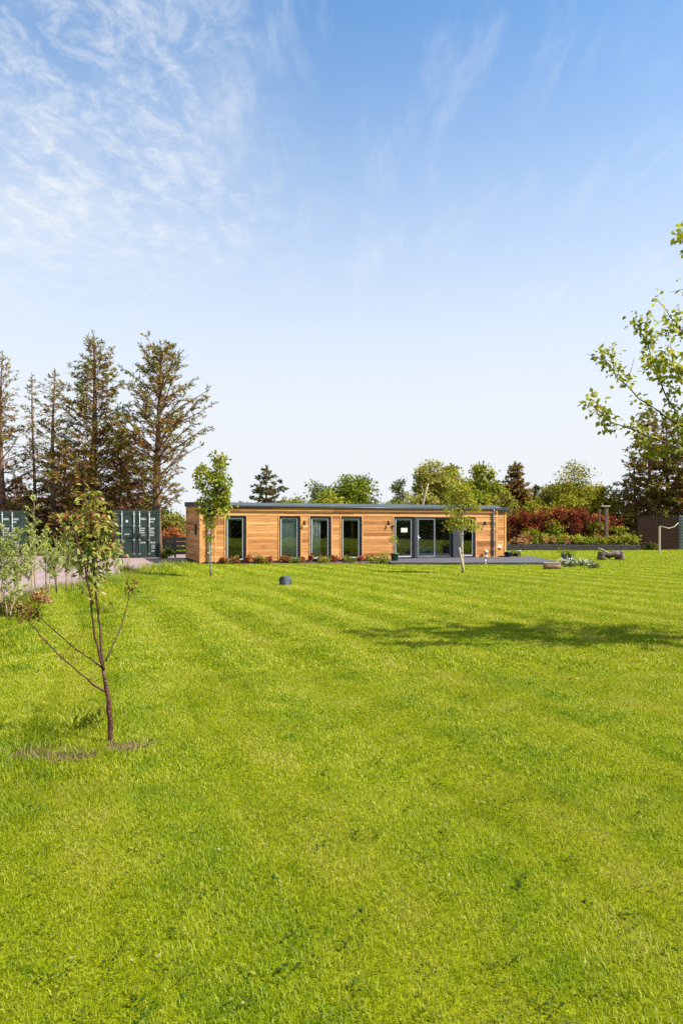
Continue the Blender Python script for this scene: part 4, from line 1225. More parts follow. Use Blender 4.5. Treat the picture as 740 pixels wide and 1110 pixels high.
for i, (x, top, w) in enumerate(((554, 556, 26), (567, 551, 24), (580, 552, 24), (594, 549, 26), (608, 552, 24), (621, 550, 24), (634, 553, 24), (647, 556, 22), (661, 562, 18))):
    d = 53.0 + rr.uniform(-0.5, 0.5); H = hgt(top, d); W = w / F * d / 2
    broadleaf('copper_beech', 'copper-leaved hedge shrub, %s along the hedge from the house end' % ordn[i], 'shrub', (*at_px(x, d)[:2], 0.355), [(0, 0, 1.4, W * 1.05, W * 0.8, 0.9, 22), (rr.uniform(-.3, .3), 0, (H - .36) - 0.5, W * 0.6, W * 0.6, 0.6, 10)], 440 + i, 'leaf_copper', 'bark_dark',
              [(0, 0, 0), (0.03, 0, 0.9), (0, 0, H - 0.8)], (0.19, 0.12), 30, 0.34, 0.3, rr.uniform(0.25, 0.68), 0.24, 'copper hedge shrubs', stems=2, tr=0.04, part='foliage', stem='stem')
for i, (px, top, r_, lab) in enumerate(((601, 566, 0.8, 'green bush growing out of the middle of the copper hedge'), (645, 566, 0.7, 'yellow-green bush beside the posts, pushed into the copper hedge'), (670, 572, 0.7, 'green bush near the open end of the copper hedge'), (573, 573, 0.6, 'small green bush before the copper hedge, near the house'))):
    shrub('green_bush', lab, 'shrub', (*at_px(px, 52.2)[:2], 0.355), r_, hgt(top, 52.2) - 0.36, 460 + i, 'leaf_green' if i % 2 == 0 else 'leaf_yellow', 14, (0.17, 0.11), 0.62, per=40)
# bare posts
def bare_post(px, base_d, top, label, r=0.09, cap=True):
    H = hgt(top, base_d) - 0.35
    t = thing('wooden_post', label, 'post', (*at_px(px, base_d)[:2], 0.355))
    b = MB(); b.box(-r, -r, -0.1, r, r, H); b.build('shaft', M['brownpost'], t, 0.01)
    if cap: b = MB(); b.box(-0.42, -0.16, H + 0.002, 0.25, 0.16, H + 0.10); b.build('cap', M['palepost'], t, 0.01)
bare_post(656.8, 51.5, 549.5, 'thicker brown post with a pale flat cap above the copper hedge', 0.12)
bare_post(649.3, 52.0, 553, 'thinner brown post without a cap beside the capped one', 0.07, False)

# dark board screen
t = thing('board_screen', 'tall dark brown screen of horizontal boards near the picture edge', 'fence', (at_px(690.5, 50.5)[0], 50.5, 0), -0.03)
L0 = (734.5 - 690.5) / F * 50.5
b = MB(); rng = random.Random(8); z = 0.02
while z < 2.42:
    for x0, x1 in ((0, L0 / 2 - 0.003), (L0 / 2 + 0.003, L0)): b.box(x0, -0.022 - rng.uniform(0, 0.006), z, x1, 0.0, z + 0.165, rng.random())
    z += 0.2
b.build('boards', M['darkfence'], t)
b = MB(); b.box(0.02, 0.001, 0.0, L0 - 0.02, 0.0028, 2.42); b.build('shade_backing', M['reveal'], t)  # black sheet added behind the boards so the gaps look shaded
for x in (0.0, L0 / 2 - 0.05, L0 - 0.1):
    b = MB(); b.box(x, 0.003, -0.05, x + 0.1, 0.1, 2.48); b.build('post', M['darkfence'], t, 0.006)
b = MB(); b.box(-0.02, -0.05, 2.482, L0 + 0.02, 0.11, 2.52); b.build('capping', M['darkfence'], t, 0.005)
t = thing('metal_fence', 'grey corrugated metal sheet beside the dark board screen', 'fence', (at_px(735.0, 50.7)[0], 50.7, 0))
b = MB(); n = 44
for i in range(n + 1):
    z = 2.52 * i / n; yy = 0.035 * math.sin(i * math.pi / 2 * 1.0)
    b.v += [(0, yy, z), (3.2, yy, z)]
for i in range(n): b.face([2 * i, 2 * i + 1, 2 * i + 3, 2 * i + 2], sm=True)
o = b.build('sheet', M['corrugated'], t); md = o.modifiers.new('thick', 'SOLIDIFY'); md.thickness = 0.006
for x in (0.05, 1.6, 3.1):
    b = MB(); b.box(x, 0.05, -0.05, x + 0.08, 0.13, 2.45); b.build('post', M['brownpost'], t)
# washing-line post
p = G(714.3, 599.6)
t = thing('line_post', 'pale slim washing-line post in front of the dark board screen', 'post', p)
b = MB(); b.box(-0.055, -0.055, -0.05, 0.055, 0.055, hgt(570.5, p.y)); b.build('shaft', M['palepost'], t, 0.01)
b = MB(); b.tube([(0.04, 0, 1.74), (0.6, 0, 1.60), (0.95, 0, 1.70), (1.22, 0, 1.95)], [0.025, 0.03, 0.03, 0.02], 6); b.build('rope', M['palestone'], t)
# far rail fence
t = thing('rail_fence', 'old brown rail fence in the shade between hedge and board screen', 'fence', (at_px(668, 58)[0], 58, 0))
b = MB()
for z in (0.35, 0.85, 1.35): b.box(0, -0.02, z, 2.6, 0.02, z + 0.16)
b.build('rails', M['brownpost'], t)
for x in (0, 1.3, 2.5):
    b = MB(); b.box(x, 0.022, -0.05, x + 0.12, 0.13, 1.65); b.build('post', M['brownpost'], t)
shrub('green_plant', 'dark clump at the foot of the board screen', 'plant', at_px(705, 49.6), 0.5, 0.5, 243, 'leaf_olive', 8, (0.16, 0.1), 0.15)

# ------------------------------------------------------------------ things on the lawn
def blob(name, m, c, rad, seed, amp=0.3, parent=None, sub=4, freq=1.4):
    bm = bmesh.new(); bmesh.ops.create_icosphere(bm, subdivisions=sub, radius=1)
    for v in bm.verts:
        k = 1 + amp * mnoise.noise(v.co * freq + Vector((seed, 0, 0))) + amp * 0.4 * mnoise.noise(v.co * freq * 3.1 + Vector((seed, 4, 0)))
        q = v.co * k
        v.co = Vector((c[0] + q.x * rad[0], c[1] + q.y * rad[1], c[2] + q.z * rad[2]))
    me = bpy.data.meshes.new(name); bm.to_mesh(me); bm.free()
    for p_ in me.polygons: p_.use_smooth = False
    return link(name, me, M[m], parent)


p = G(308.5, 634)
bm = bmesh.new(); rg = random.Random(6)
hull = []
for i in range(17):
    a = rg.uniform(0, 6.28); z = rg.choice((-0.05, 0.1, 0.26)) + rg.uniform(-0.02, 0.02); w = 1 - 0.14 * (z / 0.25) ** 2
    hull.append(bm.verts.new((math.cos(a) * 0.2 * w * rg.uniform(.8, 1.08), math.sin(a) * 0.16 * w * rg.uniform(.8, 1.08), z + 0.035 * math.cos(a))))
res = bmesh.ops.convex_hull(bm, input=bm.verts)
bmesh.ops.delete(bm, geom=[v for v in bm.verts if not v.link_faces], context='VERTS')
bmesh.ops.bevel(bm, geom=bm.edges[:], offset=0.008, segments=1, affect='EDGES')
me = bpy.data.meshes.new('boulder'); bm.to_mesh(me); bm.free()
o = link('boulder', me, M['rock']); o.location = p
tag(o, 'dark blue-grey boulder alone on the open lawn', 'boulder')

# rustic driftwood bench
p = G(661.5, 607.0)
t = thing('log_bench', 'rustic bench of gnarled grey driftwood on the lawn by the raised bed', 'bench', p, 0.08)
rg = random.Random(2)
b = MB(); b.tube([(-0.3, 0.02, 0.27), (-0.05, 0, 0.25), (0.2, 0.01, 0.29), (0.42, 0, 0.30)], [0.17, 0.14, 0.17, 0.18], 12, jit=0.16, rng=rg)
b.tube([(-0.1, 0.12, 0.12), (0.1, 0.14, 0.30), (0.2, 0.12, 0.46)], [0.1, 0.13, 0.07], 10, jit=0.2, rng=rg)
b.build('seat', M['drift'], t)
b = MB(); b.tube([(-0.46, 0.02, -0.03), (-0.5, 0, 0.12), (-0.46, 0.02, 0.33), (-0.44, 0.02, 0.40)], [0.2, 0.22, 0.2, 0.17], 14, jit=0.14, rng=rg); b.build('leg', M['drift'], t)
b = MB(); b.tube([(0.56, -0.08, -0.03), (0.54, -0.05, 0.15), (0.52, 0.0, 0.36), (0.5, 0.02, 0.44)], [0.13, 0.12, 0.15, 0.09], 10, jit=0.2, rng=rg)
b.tube([(0.38, 0.12, -0.03), (0.46, 0.1, 0.2), (0.62, 0.06, 0.36), (0.74, 0.02, 0.40)], [0.12, 0.13, 0.11, 0.05], 10, jit=0.2, rng=rg); b.build('leg', M['drift'], t)
b = MB(); Mx = Matrix.Translation((-0.38, 0, 0.47)) @ Matrix.Rotation(R(26), 4, 'Y') @ Matrix.Rotation(R(12), 4, 'Z')
b.box(-0.30, -0.15, -0.03, 0.26, 0.13, 0.03, M=Mx); b.build('plank', M['palepost'], t, 0.012)

# dark urn with a plant
p = Vector((*at_px(614.5, 31.2)[:2], 0))
pt = thing('planter_urn', 'dark rough half-barrel planter with upright leaves by the deck corner', 'planter', p)
b = MB(); rg = random.Random(21)
b.tube([(-0.1, 0, -0.02), (-0.13, 0, 0.2), (-0.2, 0, 0.5)], [0.12, 0.14, 0.1], 11, jit=0.12, rng=rg)
b.tube([(0.1, 0, -0.02), (0.12, 0, 0.2), (0.2, 0, 0.42)], [0.13, 0.14, 0.09], 11, jit=0.12, rng=rg)
b.tube([(0, 0, -0.02), (0, 0, 0.28)], [0.2, 0.17], 12, jit=0.1, rng=rg)
b.build('stump', M['darkpot'], pt)
lv = Leaves(31)
for x, z in ((-0.2, 0.56), (0.18, 0.5), (0, 0.4), (0.05, 0.5)): lv.cloud((x, 0, z), 0.17, 45, 0.13, 0.05, 0.55)
lv.build('foliage', M['leaf_green'], pt)

# short log and flowers
p = G(599, 617.3)
t = thing('log_section', 'short brown cut log lying on the lawn beside white flowers', 'log', (p.x, p.y + 0.14, 0), -0.08)
b = MB(); rg = random.Random(14)
b.tube([(-0.33, 0, 0.12), (-0.15, 0, 0.12), (0.1, 0, 0.12), (0.33, 0, 0.12)], [0.13, 0.135, 0.13, 0.128], 14, jit=0.05, rng=rg); b.build('log', M['logend'], t)
b = MB(); b.box(-0.32, -0.11, 0.235, 0.32, 0.11, 0.262); b.build('top_board', M['palepost'], t, 0.006)
rr = random.Random(33)
for i, (px, py, r, h) in enumerate(((610, 613, 0.26, 0.3), (618, 614.5, 0.3, 0.3), (626, 613, 0.32, 0.34), (634, 614, 0.3, 0.3), (641, 616, 0.16, 0.2))):
    g_ = G(px, py)
    t = thing('flower_clump', ('%s clump of small pale flowers from the cut log along the lawn bed' % ordn[i]), 'flowers', g_, 0, 'pale flower clumps on the lawn')
    lv = Leaves(500 + i)
    for k in range(9): lv.cloud((rr.uniform(-r, r), rr.uniform(-r, r) * 0.6, h * 0.4), 0.12, 30, 0.12, 0.03, 0.5, up=0.2)
    lv.build('foliage', M['leaf_grey'], t)
    fl = Leaves(520 + i)
    for k in range(16): fl.cloud((rr.uniform(-r, r), rr.uniform(-r, r) * 0.6, h * rr.uniform(0.6, 1)), 0.035, 5, 0.045, 0.04, rr.random())
    fl.build('flower', M['petal'], t)

# ------------------------------------------------------------------ young trees on the lawn
p = G(228.3, 625.3); d = p.y
def q(px, py, dd=0.0): return ((px - 228.3) / F * d, dd, CAM_H - (py - HY) / F * d)
lob = []
for (px, py, w, h, n) in ((237, 505, 7, 20, 24), (230, 524, 14, 16, 30), (219, 518, 5, 14, 12), (246, 531, 7, 14, 14), (232, 545, 15, 13, 30), (220, 549, 7, 10, 10), (243, 548, 9, 9, 10), (228, 575, 4, 10, 6), (228, 558, 6, 6, 6)):
    c = q(px, py); k = d / F
    lob.append((c[0], 0.0, c[2], w * k, w * k * 0.9, h * k, n))
broadleaf('young_maple', 'slim young tree with a tall narrow yellow-green crown by the downpipe end of the house', 'tree', p, lob, 601, 'leaf_young', 'bark_grey', [(0, 0, 0), q(228.6, 590, 0), q(230.5, 550), q(234, 500)], (0.105, 0.085), 21, 0.17, 0.22, 0.58, 0.24, tr=0.028, split=0.9, twig=0.006)

p = G(501.5, 621.3); d = p.y
lob = []
for (px, py, w, h, n) in ((497, 530, 14, 16, 22), (498, 552, 17, 13, 30), (489, 540, 8, 11, 8), (499, 567, 14, 8, 18), (511, 550, 7, 8, 8), (490, 568, 8, 6, 8), (493, 515, 6, 9, 6), (503, 522, 6, 10, 6), (512, 570, 5, 4, 4)):
    c = ((px - 501.5) / F * d, 0, CAM_H - (py - HY) / F * d); k = d / F
    lob.append((c[0], 0.0, c[2], w * k, w * k * 0.9, h * k, n))
def q2(px, py): return ((px - 501.5) / F * d, 0.0, CAM_H - (py - HY) / F * d)
broadleaf('young_lime', 'staked young tree with a rounded thin light crown before the glass doors', 'tree', p, lob, 602, 'leaf_young', 'palepost', [(0, 0, 0), q2(500, 590), q2(499, 560), q2(498, 520)], (0.095, 0.075), 18, 0.2, 0.25, 0.70, 0.2, tr=0.055, split=0.6, twig=0.008)
t = thing('tree_stake', 'short pale stake leaning against the young tree before the glass doors', 'stake', (p.x - 0.02, p.y - 0.09, 0))
b = MB(); b.tube([(0.04, 0, -0.05), (-0.06, 0.02, 0.55), (-0.12, 0.03, 0.95)], [0.036, 0.034, 0.03], 8); b.build('pole', M['palepost'], t)
b = MB(); b.tube([(-0.09, 0.03, 0.74), (0.01, 0.08, 0.76)], 0.04, 8); b.build('tie', M['blackpaint'], t)

# ------------------------------------------------------------------ foreground cherry
def build_cherry():
    p = G(120.7, 805); d = p.y
    t = thing('young_cherry', 'spindly young cherry with red-brown stems and bronze-green leaves in the near lawn', 'tree', p)
    g = np.random.default_rng(61); rng = random.Random(61)
    def c(px, py, dd=0.0):
        dep = d + dd
        return Vector(((px - CX) / F * dep - p.x, dep - p.y, CAM_H - (py - HY) / F * dep))
    tk = MB()
    def limb(pts, rad, n=9):
        out = []
        for i in range(len(pts) - 1):
            for k in range(4):
                out.append(pts[i].lerp(pts[i + 1], k / 4) + Vector((rng.gauss(0, .0022), rng.gauss(0, .0022), rng.gauss(0, .0015))))
        out.append(pts[-1]); m = len(out) - 1
        rs = [rad[0] + (rad[1] - rad[0]) * i / m for i in range(m + 1)]
        # bud rings
        rs = [r * (1.0 + (0.22 if rng.random() < 0.22 else 0)) for r in rs]
        tk.tube(out, rs, n, rng=rng)
        return out
    fork = c(112, 727)
    limb([c(120.7, 808), c(119.5, 780), c(117, 752), fork], [0.020, 0.014])
    a = limb([fork, c(108.7, 682, 0.05), c(104.4, 646, 0.06), c(101, 600, 0.02), c(97.5, 560, -0.04), c(95.7, 529, -0.04)], [0.0105, 0.003])
    l = limb([fork, c(103, 691, -0.04), c(98, 646, -0.07), c(92, 612, -0.1), c(84, 585, -0.12), c(78, 566, -0.14)], [0.009, 0.003])
    r_ = limb([c(114.5, 717), c(124, 697, 0.06), c(131, 681, 0.12), c(138.5, 656, 0.18), c(141.3, 636, 0.2)], [0.007, 0.0025], 7)
    l1 = limb([c(115, 750), c(104, 744, -0.06), c(87.6, 730, -0.16), c(65, 711, -0.28), c(45, 690, -0.4), c(22.7, 662, -0.5)], [0.0075, 0.003], 7)
    l2 = limb([c(110.5, 724), c(98, 714, 0.05), c(82.7, 704, 0.12), c(58.4, 683, 0.22), c(34, 660.5, 0.3)], [0.006, 0.0025], 7)
    # spurs on the side twigs
    for ln in (l1, l2):
        for i in range(3, len(ln), 3):
            e = ln[i] + Vector((rng.gauss(0, .01), rng.gauss(0, .012), rng.uniform(0.008, 0.022))); tk.tube([ln[i], e], [0.004, 0.002], 5)
    lv = Leaves(62)
    def tuft(cc, n, r, L, tone, droop=0.5, lv=lv):
        q_ = np.clip(g.normal(size=(n, 3)), -1.4, 1.4) * r * 0.5
        dd = unit(q_ + g.normal(size=(n, 3)) * 0.03) + g.normal(size=(n, 3)) * 0.35; dd[:, 2] -= droop
        lv.add(np.array(cc) + q_, dd, g.normal(size=(n, 3)) * 0.6 + np.array([0.2, -0.3, 0.9]), L * g.uniform(0.6, 1.25, n), L * 0.46 * g.uniform(0.75, 1.2, n), np.clip(tone + g.normal(size=n) * 0.2, 0, 1))
    # the leafy column, wider in its middle
    for (px, py, w, n, tone) in ((96, 530, 3, 9, .62), (97, 541, 6, 18, .6), (99, 553, 9, 26, .55), (103, 565, 10, 32, .62), (108, 577, 10, 36, .55), (102, 590, 12, 46, .5), (98, 603, 11, 46, .48), (99, 615, 9, 36, .45), (98, 627, 7, 26, .45), (103, 636, 5, 14, .6), (106, 650, 3, 7, .7),
                                  (86, 575, 9, 30, .55), (74, 566, 8, 28, .62), (63, 570, 5, 14, .72), (117, 570, 6, 16, .6), (113, 560, 6, 14, .7), (122, 592, 4, 12, .55), (130, 597, 5, 16, .55), (82, 592, 6, 18, .4), (88, 610, 6, 20, .4), (110, 604, 6, 18, .6), (112, 590, 6, 18, .55)):
        for k in range(max(2, int(n / 4.3))):
            cc = c(px + rng.gauss(0, w * 0.5), py + rng.gauss(0, 4), rng.gauss(0, w * 0.0045))
            tuft(cc, 8, 0.085, 0.058, tone - 0.01)
        b = min(a + l, key=lambda v: (v - c(px, py + 10)).length)
        tk.tube([b, b.lerp(c(px, py), 0.6) + Vector((0, 0, -0.01)), c(px, py)], [0.0045, 0.003, 0.0015], 5)
    tips = [(r_[-1], 60, 0.055)]
    for ln, k in ((l1, 24), (l2, 18)):
        tips += [(ln[-1], 70, 0.075), (ln[-2] + Vector((0, 0, 0.02)), 40, 0.06)]
    for ln, k in ((l1, 24), (l2, 18)):
        for i in range(4, len(ln) - 2, 4): tuft(ln[i], 4, 0.03, 0.02, 0.9, 0)
    tk.build('trunk', M['bark_cherry'], t)
    lv.build('foliage', M['leaf_cherry'], t)
    for cc, n, r in tips:
        bl = Leaves(n); tuft(cc, n, r, 0.036, 0.5, 0.15, bl); bl.build('leaf_tuft', M['leaf_bud'], t)


build_cherry()

# ------------------------------------------------------------------ willow whips along the drive
def sapling(label, px, py, top, w, seed, stems=3, tone=0.55, leafm='leaf_willow', col=0.0, cat='sapling'):
    p = G(px, py); d = p.y; H = hgt(top, d); W = w / F * d
    rng = random.Random(seed); g = np.random.default_rng(seed)
    t = thing('willow_sapling', label, cat, p, 0, 'willow saplings along the drive')
    st = MB(); lv = Leaves(seed)
    for s in range(stems):
        a = rng.uniform(0, 6.28); sp = W * 0.5 * rng.uniform(0.1, 0.8) if s else 0
        hh = H * (1 if s == 0 else rng.uniform(0.6, 0.92))
        pts = [Vector((math.cos(a) * (0.03 + sp * f ** 1.4), math.sin(a) * (0.03 + sp * f ** 1.4), hh * f)) + Vector((rng.gauss(0, .015), rng.gauss(0, .015), 0)) for f in (0, .25, .5, .75, 1)]
        st.tube(pts, [0.015, 0.012, 0.009, 0.006, 0.002], 6)
        nside = int(hh * 11)
        for k in range(nside):
            f = rng.uniform(0.42, 1.0); i = min(3, int(f * 4)); b = pts[i].lerp(pts[i + 1], f * 4 - i)
            az = rng.uniform(0, 6.28); L = rng.uniform(0.12, 0.4) * (1.25 - f) * (1 + W)
            e = b + Vector((math.cos(az) * L * 0.7, math.sin(az) * L * 0.7, L * 0.7))
            st.tube([b, e], [0.004, 0.002], 4, cap=False)
            n = int(12 + L * 48)
            u = g.uniform(0.1, 1.1, n)[:, None]
            lv.add(np.array(b) * (1 - u) + np.array(e) * u + g.normal(size=(n, 3)) * 0.012, np.array(e - b) / max(L, 0.05) * 0.8 + g.normal(size=(n, 3)) * 0.5, g.normal(size=(n, 3)) + np.array([0, -0.3, 0.5]),
                   g.uniform(0.05, 0.09, n), g.uniform(0.018, 0.028, n), np.clip(tone + rng.gauss(0, 0.12) + g.normal(size=n) * 0.15, 0, 1))
    st.build('stem', M['bark_willow'], t); lv.build('foliage', leafm and M[leafm], t)


for i, (px, py, top, w, ns, tone, lab) in enumerate((
        (2, 668, 566, 18, 3, .5, 'bushy pale willow sapling cut by the picture edge'),
        (9, 672, 618, 16, 3, .45, 'short tangled sapling with bronze tips at the picture edge'),
        (20, 658, 575, 22, 4, .6, 'wide pale willow sapling before the edge container'),
        (36, 652, 537, 15, 2, .62, 'tallest willow sapling, a single leafy spire'),
        (33, 650, 585, 24, 3, .5, 'low leafy willow at the foot of the tall spire'),
        (52, 648, 575, 18, 3, .55, 'slim willow sapling next to the tall spire'),
        (63, 646, 580, 16, 3, .5, 'willow sapling with bare lower stems beside the gravel'),
        (71, 643, 572, 16, 3, .62, 'pale willow sapling just behind the bronze cherry leaves'),
        (79, 641, 590, 14, 2, .6, 'thin willow sapling half hidden by the cherry'),
        (88, 637, 596, 12, 2, .6, 'small willow sapling behind the cherry stem'),
        (114, 629, 590, 10, 2, .5, 'slender willow sapling on the open side of the cherry'),
        (126, 625, 586, 12, 3, .55, 'last willow sapling, nearest the container doors'))):
    sapling(lab, px, py, top, w, 700 + i, ns, tone)
for i, (px, py, r, h, m, lab) in enumerate(((137, 623, 0.28, 0.35, 'leaf_olive', 'dry brownish tuft at the tip of the lawn by the gravel'), (100, 634, 0.3, 0.3, 'leaf_olive', 'straw-coloured tuft at the gravel edge under the saplings'), (48, 655, 0.2, 0.22, 'flower_red', 'bronze low weed among the sapling stems'), (22, 668, 0.3, 0.35, 'leaf_olive', 'dry weed clump before the picture-edge saplings'))):
    shrub('weed_tuft', lab, 'weed', G(px, py), r, h, 730 + i, m, 8, (0.1, 0.03), 0.75)


# ------------------------------------------------------------------ overhanging tree at the side of the lawn
def build_overhang():
    base = Vector((6.25, 9.9, 0))
    t = thing('overhanging_tree', 'broad young tree whose leafy branches reach in over the lawn from beyond the edge', 'tree', base)
    rng = random.Random(81); g = np.random.default_rng(81)
    tk = MB(); lv = Leaves(82)
    def c(px, py, dep): return P(px + 7, py, 9.7 + (dep - 7.6) * 1.1) - base
    top = Vector((0.1, 0, 2.2))
    tk.tube([(0, 0, -0.05), (0.03, 0, 0.8), (0.06, 0.02, 1.6), tuple(top), (0.05, 0.1, 3.4), (-0.1, 0.2, 4.6), (0.0, 0.1, 5.8)], [0.13, 0.11, 0.10, 0.09, 0.065, 0.04, 0.012], 10)
    def tuft(cc, n=13, r=0.085, L=0.080, tone=0.55):
        q_ = g.normal(size=(n, 3)) * r * 0.5
        dd = q_ / (r + 1e-6) + g.normal(size=(n, 3)) * 0.4; dd[:, 2] -= 0.2
        lv.add(np.array(cc) + q_, dd, g.normal(size=(n, 3)) * 0.7 + np.array([0, -0.2, 0.8]), L * g.uniform(0.7, 1.25, n), L * 0.75 * g.uniform(0.8, 1.2, n), np.clip(tone + rng.gauss(0, .14) + g.normal(size=n) * 0.13, 0, 1))
    def limb(pts, r0, r1, leafy=0.4, twigs=True, lstart=0.0, step=0.13):
        out = []
        for i in range(len(pts) - 1):
            for k in range(4): out.append(pts[i].lerp(pts[i + 1], k / 4) + Vector((rng.gauss(0, .008), rng.gauss(0, .008), rng.gauss(0, .008))))
        out.append(pts[-1]); m = len(out) - 1
        tk.tube(out, [r0 + (r1 - r0) * (i / m) ** 0.7 for i in range(m + 1)], 6)
        for i, b in enumerate(out):
            if i / m < lstart: continue
            if rng.random() < leafy: tuft(b + Vector((rng.gauss(0, .02), rng.gauss(0, .02), 0.02)))
            if twigs and rng.random() < 0.62 and i < m:
                dr = (out[min(i + 1, m)] - b).normalized(); sd = Vector((rng.gauss(0, 1), rng.gauss(0, 1), rng.gauss(0.3, 0.8))).normalized()
                L = rng.uniform(0.12, 0.45); e = b + (dr * 0.5 + sd * 0.8) * L
                tk.tube([b, b.lerp(e, .5) + Vector((0, 0, -0.01)), e], [0.006, 0.004, 0.002], 4, cap=False)
                for f in (0.45, 0.75, 1.0):
                    if rng.random() < 0.6: tuft(b.lerp(e, f), rng.randint(8, 13))
        tuft(out[-1], 9)
        return out
    J = Vector((0, 0.05, 1.9))
    limb([J, c(770, 505, 7.5), c(727, 485, 7.4), c(683, 468, 7.2), c(655, 458, 7.1), c(631, 436, 7.0)], 0.022, 0.004, 0.45, True, 0.35)
    limb([Vector((0.05, 0.05, 2.2)), c(775, 490, 7.6), c(735, 465, 7.6), c(695, 439, 7.5), c(662, 410, 7.5), c(645, 384, 7.5)], 0.022, 0.004, 0.45, True, 0.35)
    limb([Vector((0.06, 0.05, 2.3)), c(765, 488, 7.9), c(727, 453, 7.9), c(709, 419, 7.8), c(695, 375, 7.8), c(679, 345, 7.8)], 0.022, 0.004, 0.5, True, 0.35)
    limb([Vector((0.05, 0.05, 2.8)), c(770, 425, 7.3), c(738, 370, 7.2), c(724, 350, 7.2), c(705, 325, 7.2)], 0.022, 0.003, 0.12, False, 0.5)
    limb([Vector((0.05, 0.05, 2.9)), c(775, 400, 8.2), c(740, 364, 8.1), c(709, 356, 8.0)], 0.018, 0.004, 0.5, True, 0.4)
    limb([Vector((0.05, 0.05, 2.5)), c(780, 450, 7.0), c(745, 415, 6.9), c(722, 400, 6.8), c(700, 392, 6.8)], 0.018, 0.004, 0.5, True, 0.3)
    limb([Vector((0.05, 0.05, 2.4)), c(770, 500, 8.4), c(735, 478, 8.4), c(712, 490, 8.3), c(690, 492, 8.2)], 0.018, 0.004, 0.35, True, 0.4)
    limb([Vector((0.05, 0.1, 3.4)), c(790, 350, 7.5), c(755, 310, 7.4), c(733, 303, 7.4)], 0.02, 0.004, 0.4, True, 0.5)
    limb([Vector((0.02, 0.12, 3.8)), c(790, 300, 7.7), c(760, 275, 7.7), c(739, 270, 7.7)], 0.02, 0.004, 0.3, True, 0.6)
    limb([Vector((0.0, 0.12, 4.2)), c(785, 270, 7.4), c(755, 258, 7.4), c(736, 253, 7.4)], 0.02, 0.004, 0.3, True, 0.6)
    # the rest of the crown, out of frame, which throws the shadow on the lawn
    for k in range(90):
        z = rng.uniform(2.0, 5.6); a = rng.uniform(0, 6.28)
        L = rng.uniform(0.9, 2.7) * (1.15 - abs(z - 3.4) / 4)
        e = Vector((math.cos(a) * L, math.sin(a) * L * 0.55, z + L * rng.uniform(0.1, 0.55)))
        w = base + e
        if (w.x / w.y) < 0.55: continue
        limb([Vector((0.03, 0.05, z)), Vector((e.x * 0.5, e.y * 0.5, z + (e.z - z) * 0.4)), e], 0.022, 0.003, 0.6, True, 0.3)
    tk.build('trunk', M['bark_dark'], t)
    lv.build('crown', M['leaf_over'], t)


build_overhang()

# ------------------------------------------------------------------ light, sky, camera
EL, SUNX, SUNY = 50.0, 0.95, -0.312
sd = Vector((SUNX * math.cos(R(EL)), SUNY * math.cos(R(EL)), math.sin(R(EL))))
su = bpy.data.lights.new('sun', 'SUN'); su.energy = 4.8; su.angle = R(0.53); su.color = (1.0, 0.94, 0.84)
so = bpy.data.objects.new('sun', su); COL.objects.link(so)
so.rotation_euler = (-sd).to_track_quat('-Z', 'Y').to_euler()
so.location = (20, -20, 30)

w = bpy.data.worlds.new('World'); S.world = w; w.use_nodes = True
nt = NT(w.node_tree); nt.n.clear()
sky = nt.new('ShaderNodeTexSky', sky_type='NISHITA')
sky.sun_disc = False; sky.sun_elevation = R(EL); sky.sun_rotation = math.atan2(SUNX, SUNY)
sky.air_density = 1.0; sky.dust_density = 1.2; sky.ozone_density = 2.2
gen = nt.new('ShaderNodeTexCoord').outputs['Generated']
sp = nt.new('ShaderNodeSeparateXYZ'); nt.put(sp.inputs[0], gen)
x, y, z = sp.outputs
zc = nt.math('MAXIMUM', z, 0.06)
cp = nt.new('ShaderNodeCombineXYZ'); nt.put(cp.inputs[0], nt.math('DIVIDE', x, zc)); nt.put(cp.inputs[1], nt.math('DIVIDE', y, zc))
cp = cp.outputs[0]
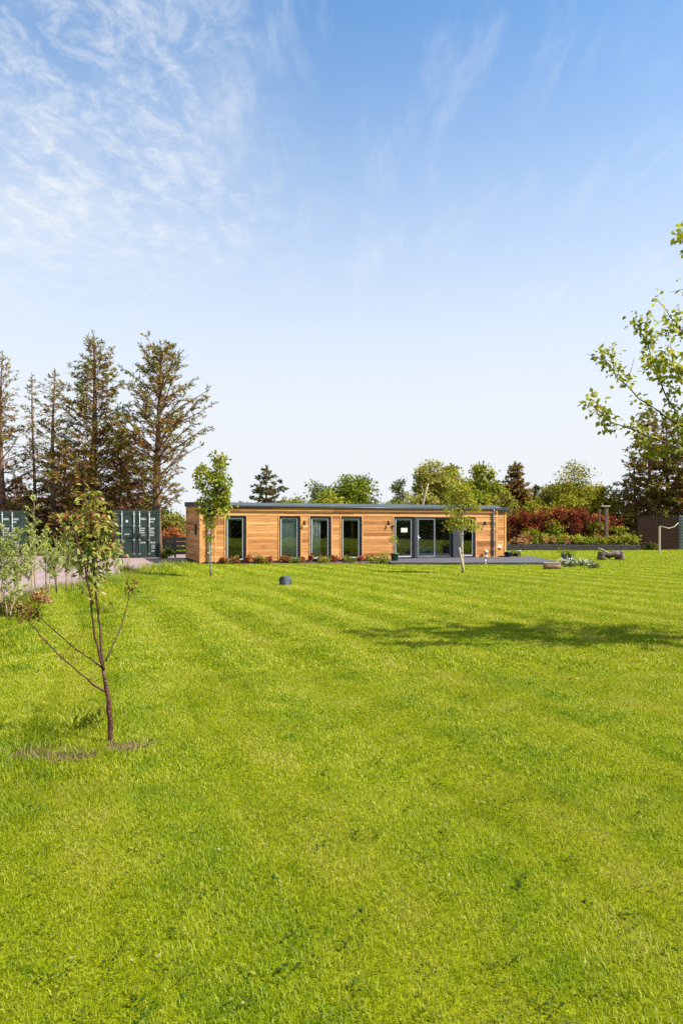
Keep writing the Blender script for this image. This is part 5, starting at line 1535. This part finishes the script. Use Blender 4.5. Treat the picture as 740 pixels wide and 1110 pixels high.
# cirrus sheet: curdled streaks in one quarter of the sky, thin wisps elsewhere
n1 = nt.noise(nt.mapping(cp, (2.0, 1.4, 1), (0, 0, R(24))), 5.5, 9, 0.70, 0.35)
n2 = nt.noise(nt.mapping(cp, (1, 1, 1)), 1.1, 3, 0.5, 0.3)
n3 = nt.noise(nt.mapping(cp, (3.6, 0.7, 1), (0, 0, R(-14))), 1.9, 8, 0.65, 0.3)
yy = nt.math('MAXIMUM', y, 0.05)
a = nt.math('DIVIDE', x, yy); bz = nt.math('DIVIDE', z, yy)
west = nt.smooth(nt.math('ADD', a, nt.math('MULTIPLY', nt.math('SUBTRACT', n2, 0.5), 0.35)), 0.0, -0.30)
high = nt.smooth(bz, 0.27, 0.47)
c1 = nt.math('MULTIPLY', nt.math('MULTIPLY', nt.smooth(n1, 0.40, 0.74), west), high)
veil = nt.math('MULTIPLY', nt.math('MULTIPLY', nt.smooth(n2, 0.30, 0.75), west), high)
wisp = nt.math('MULTIPLY', nt.math('MULTIPLY', nt.smooth(n3, 0.47, 0.74), nt.smooth(n2, 0.34, 0.55)), nt.smooth(bz, 0.22, 0.40))
cl = nt.math('ADD', nt.math('MULTIPLY', c1, 0.66), nt.math('ADD', nt.math('MULTIPLY', veil, 0.42), nt.math('MULTIPLY', wisp, 0.33)), clamp=True)
# milky air near the horizon
hz = nt.smooth(z, 0.68, 0.08)
SKYW = (3.30, 3.45, 3.62)
c = nt.mix(nt.math('MULTIPLY', hz, 1.0), nt.mix(1.0, sky.outputs[0], (0.55, 0.83, 0.95), 'MULTIPLY'), SKYW)
c = nt.mix(cl, c, SKYW)
bg = nt.new('ShaderNodeBackground'); nt.put(bg.inputs[0], c); bg.inputs[1].default_value = 0.12
ow = nt.new('ShaderNodeOutputWorld'); nt.l.new(bg.outputs[0], ow.inputs[0])

cam = bpy.data.cameras.new('camera'); co = bpy.data.objects.new('camera', cam); COL.objects.link(co)
co.location = (0, 0, CAM_H); co.rotation_euler = (R(90), 0, 0)
cam.sensor_fit = 'AUTO'; cam.sensor_width = 36; cam.lens = 36 * F / 1110
cam.shift_y = (HY - 555) / 1110
cam.clip_start = 0.05; cam.clip_end = 2000
S.camera = co

S.view_settings.view_transform = 'Standard'
S.view_settings.look = 'None'
S.view_settings.exposure = 1.15
S.view_settings.gamma = 1
S.view_settings.use_curve_mapping = False
S.cycles.max_bounces = 6
S.cycles.diffuse_bounces = 3
S.cycles.glossy_bounces = 3
S.cycles.transmission_bounces = 4
S.cycles.transparent_max_bounces = 8
S.cycles.use_denoising = False
S.cycles.caustics_reflective = False
S.cycles.caustics_refractive = False
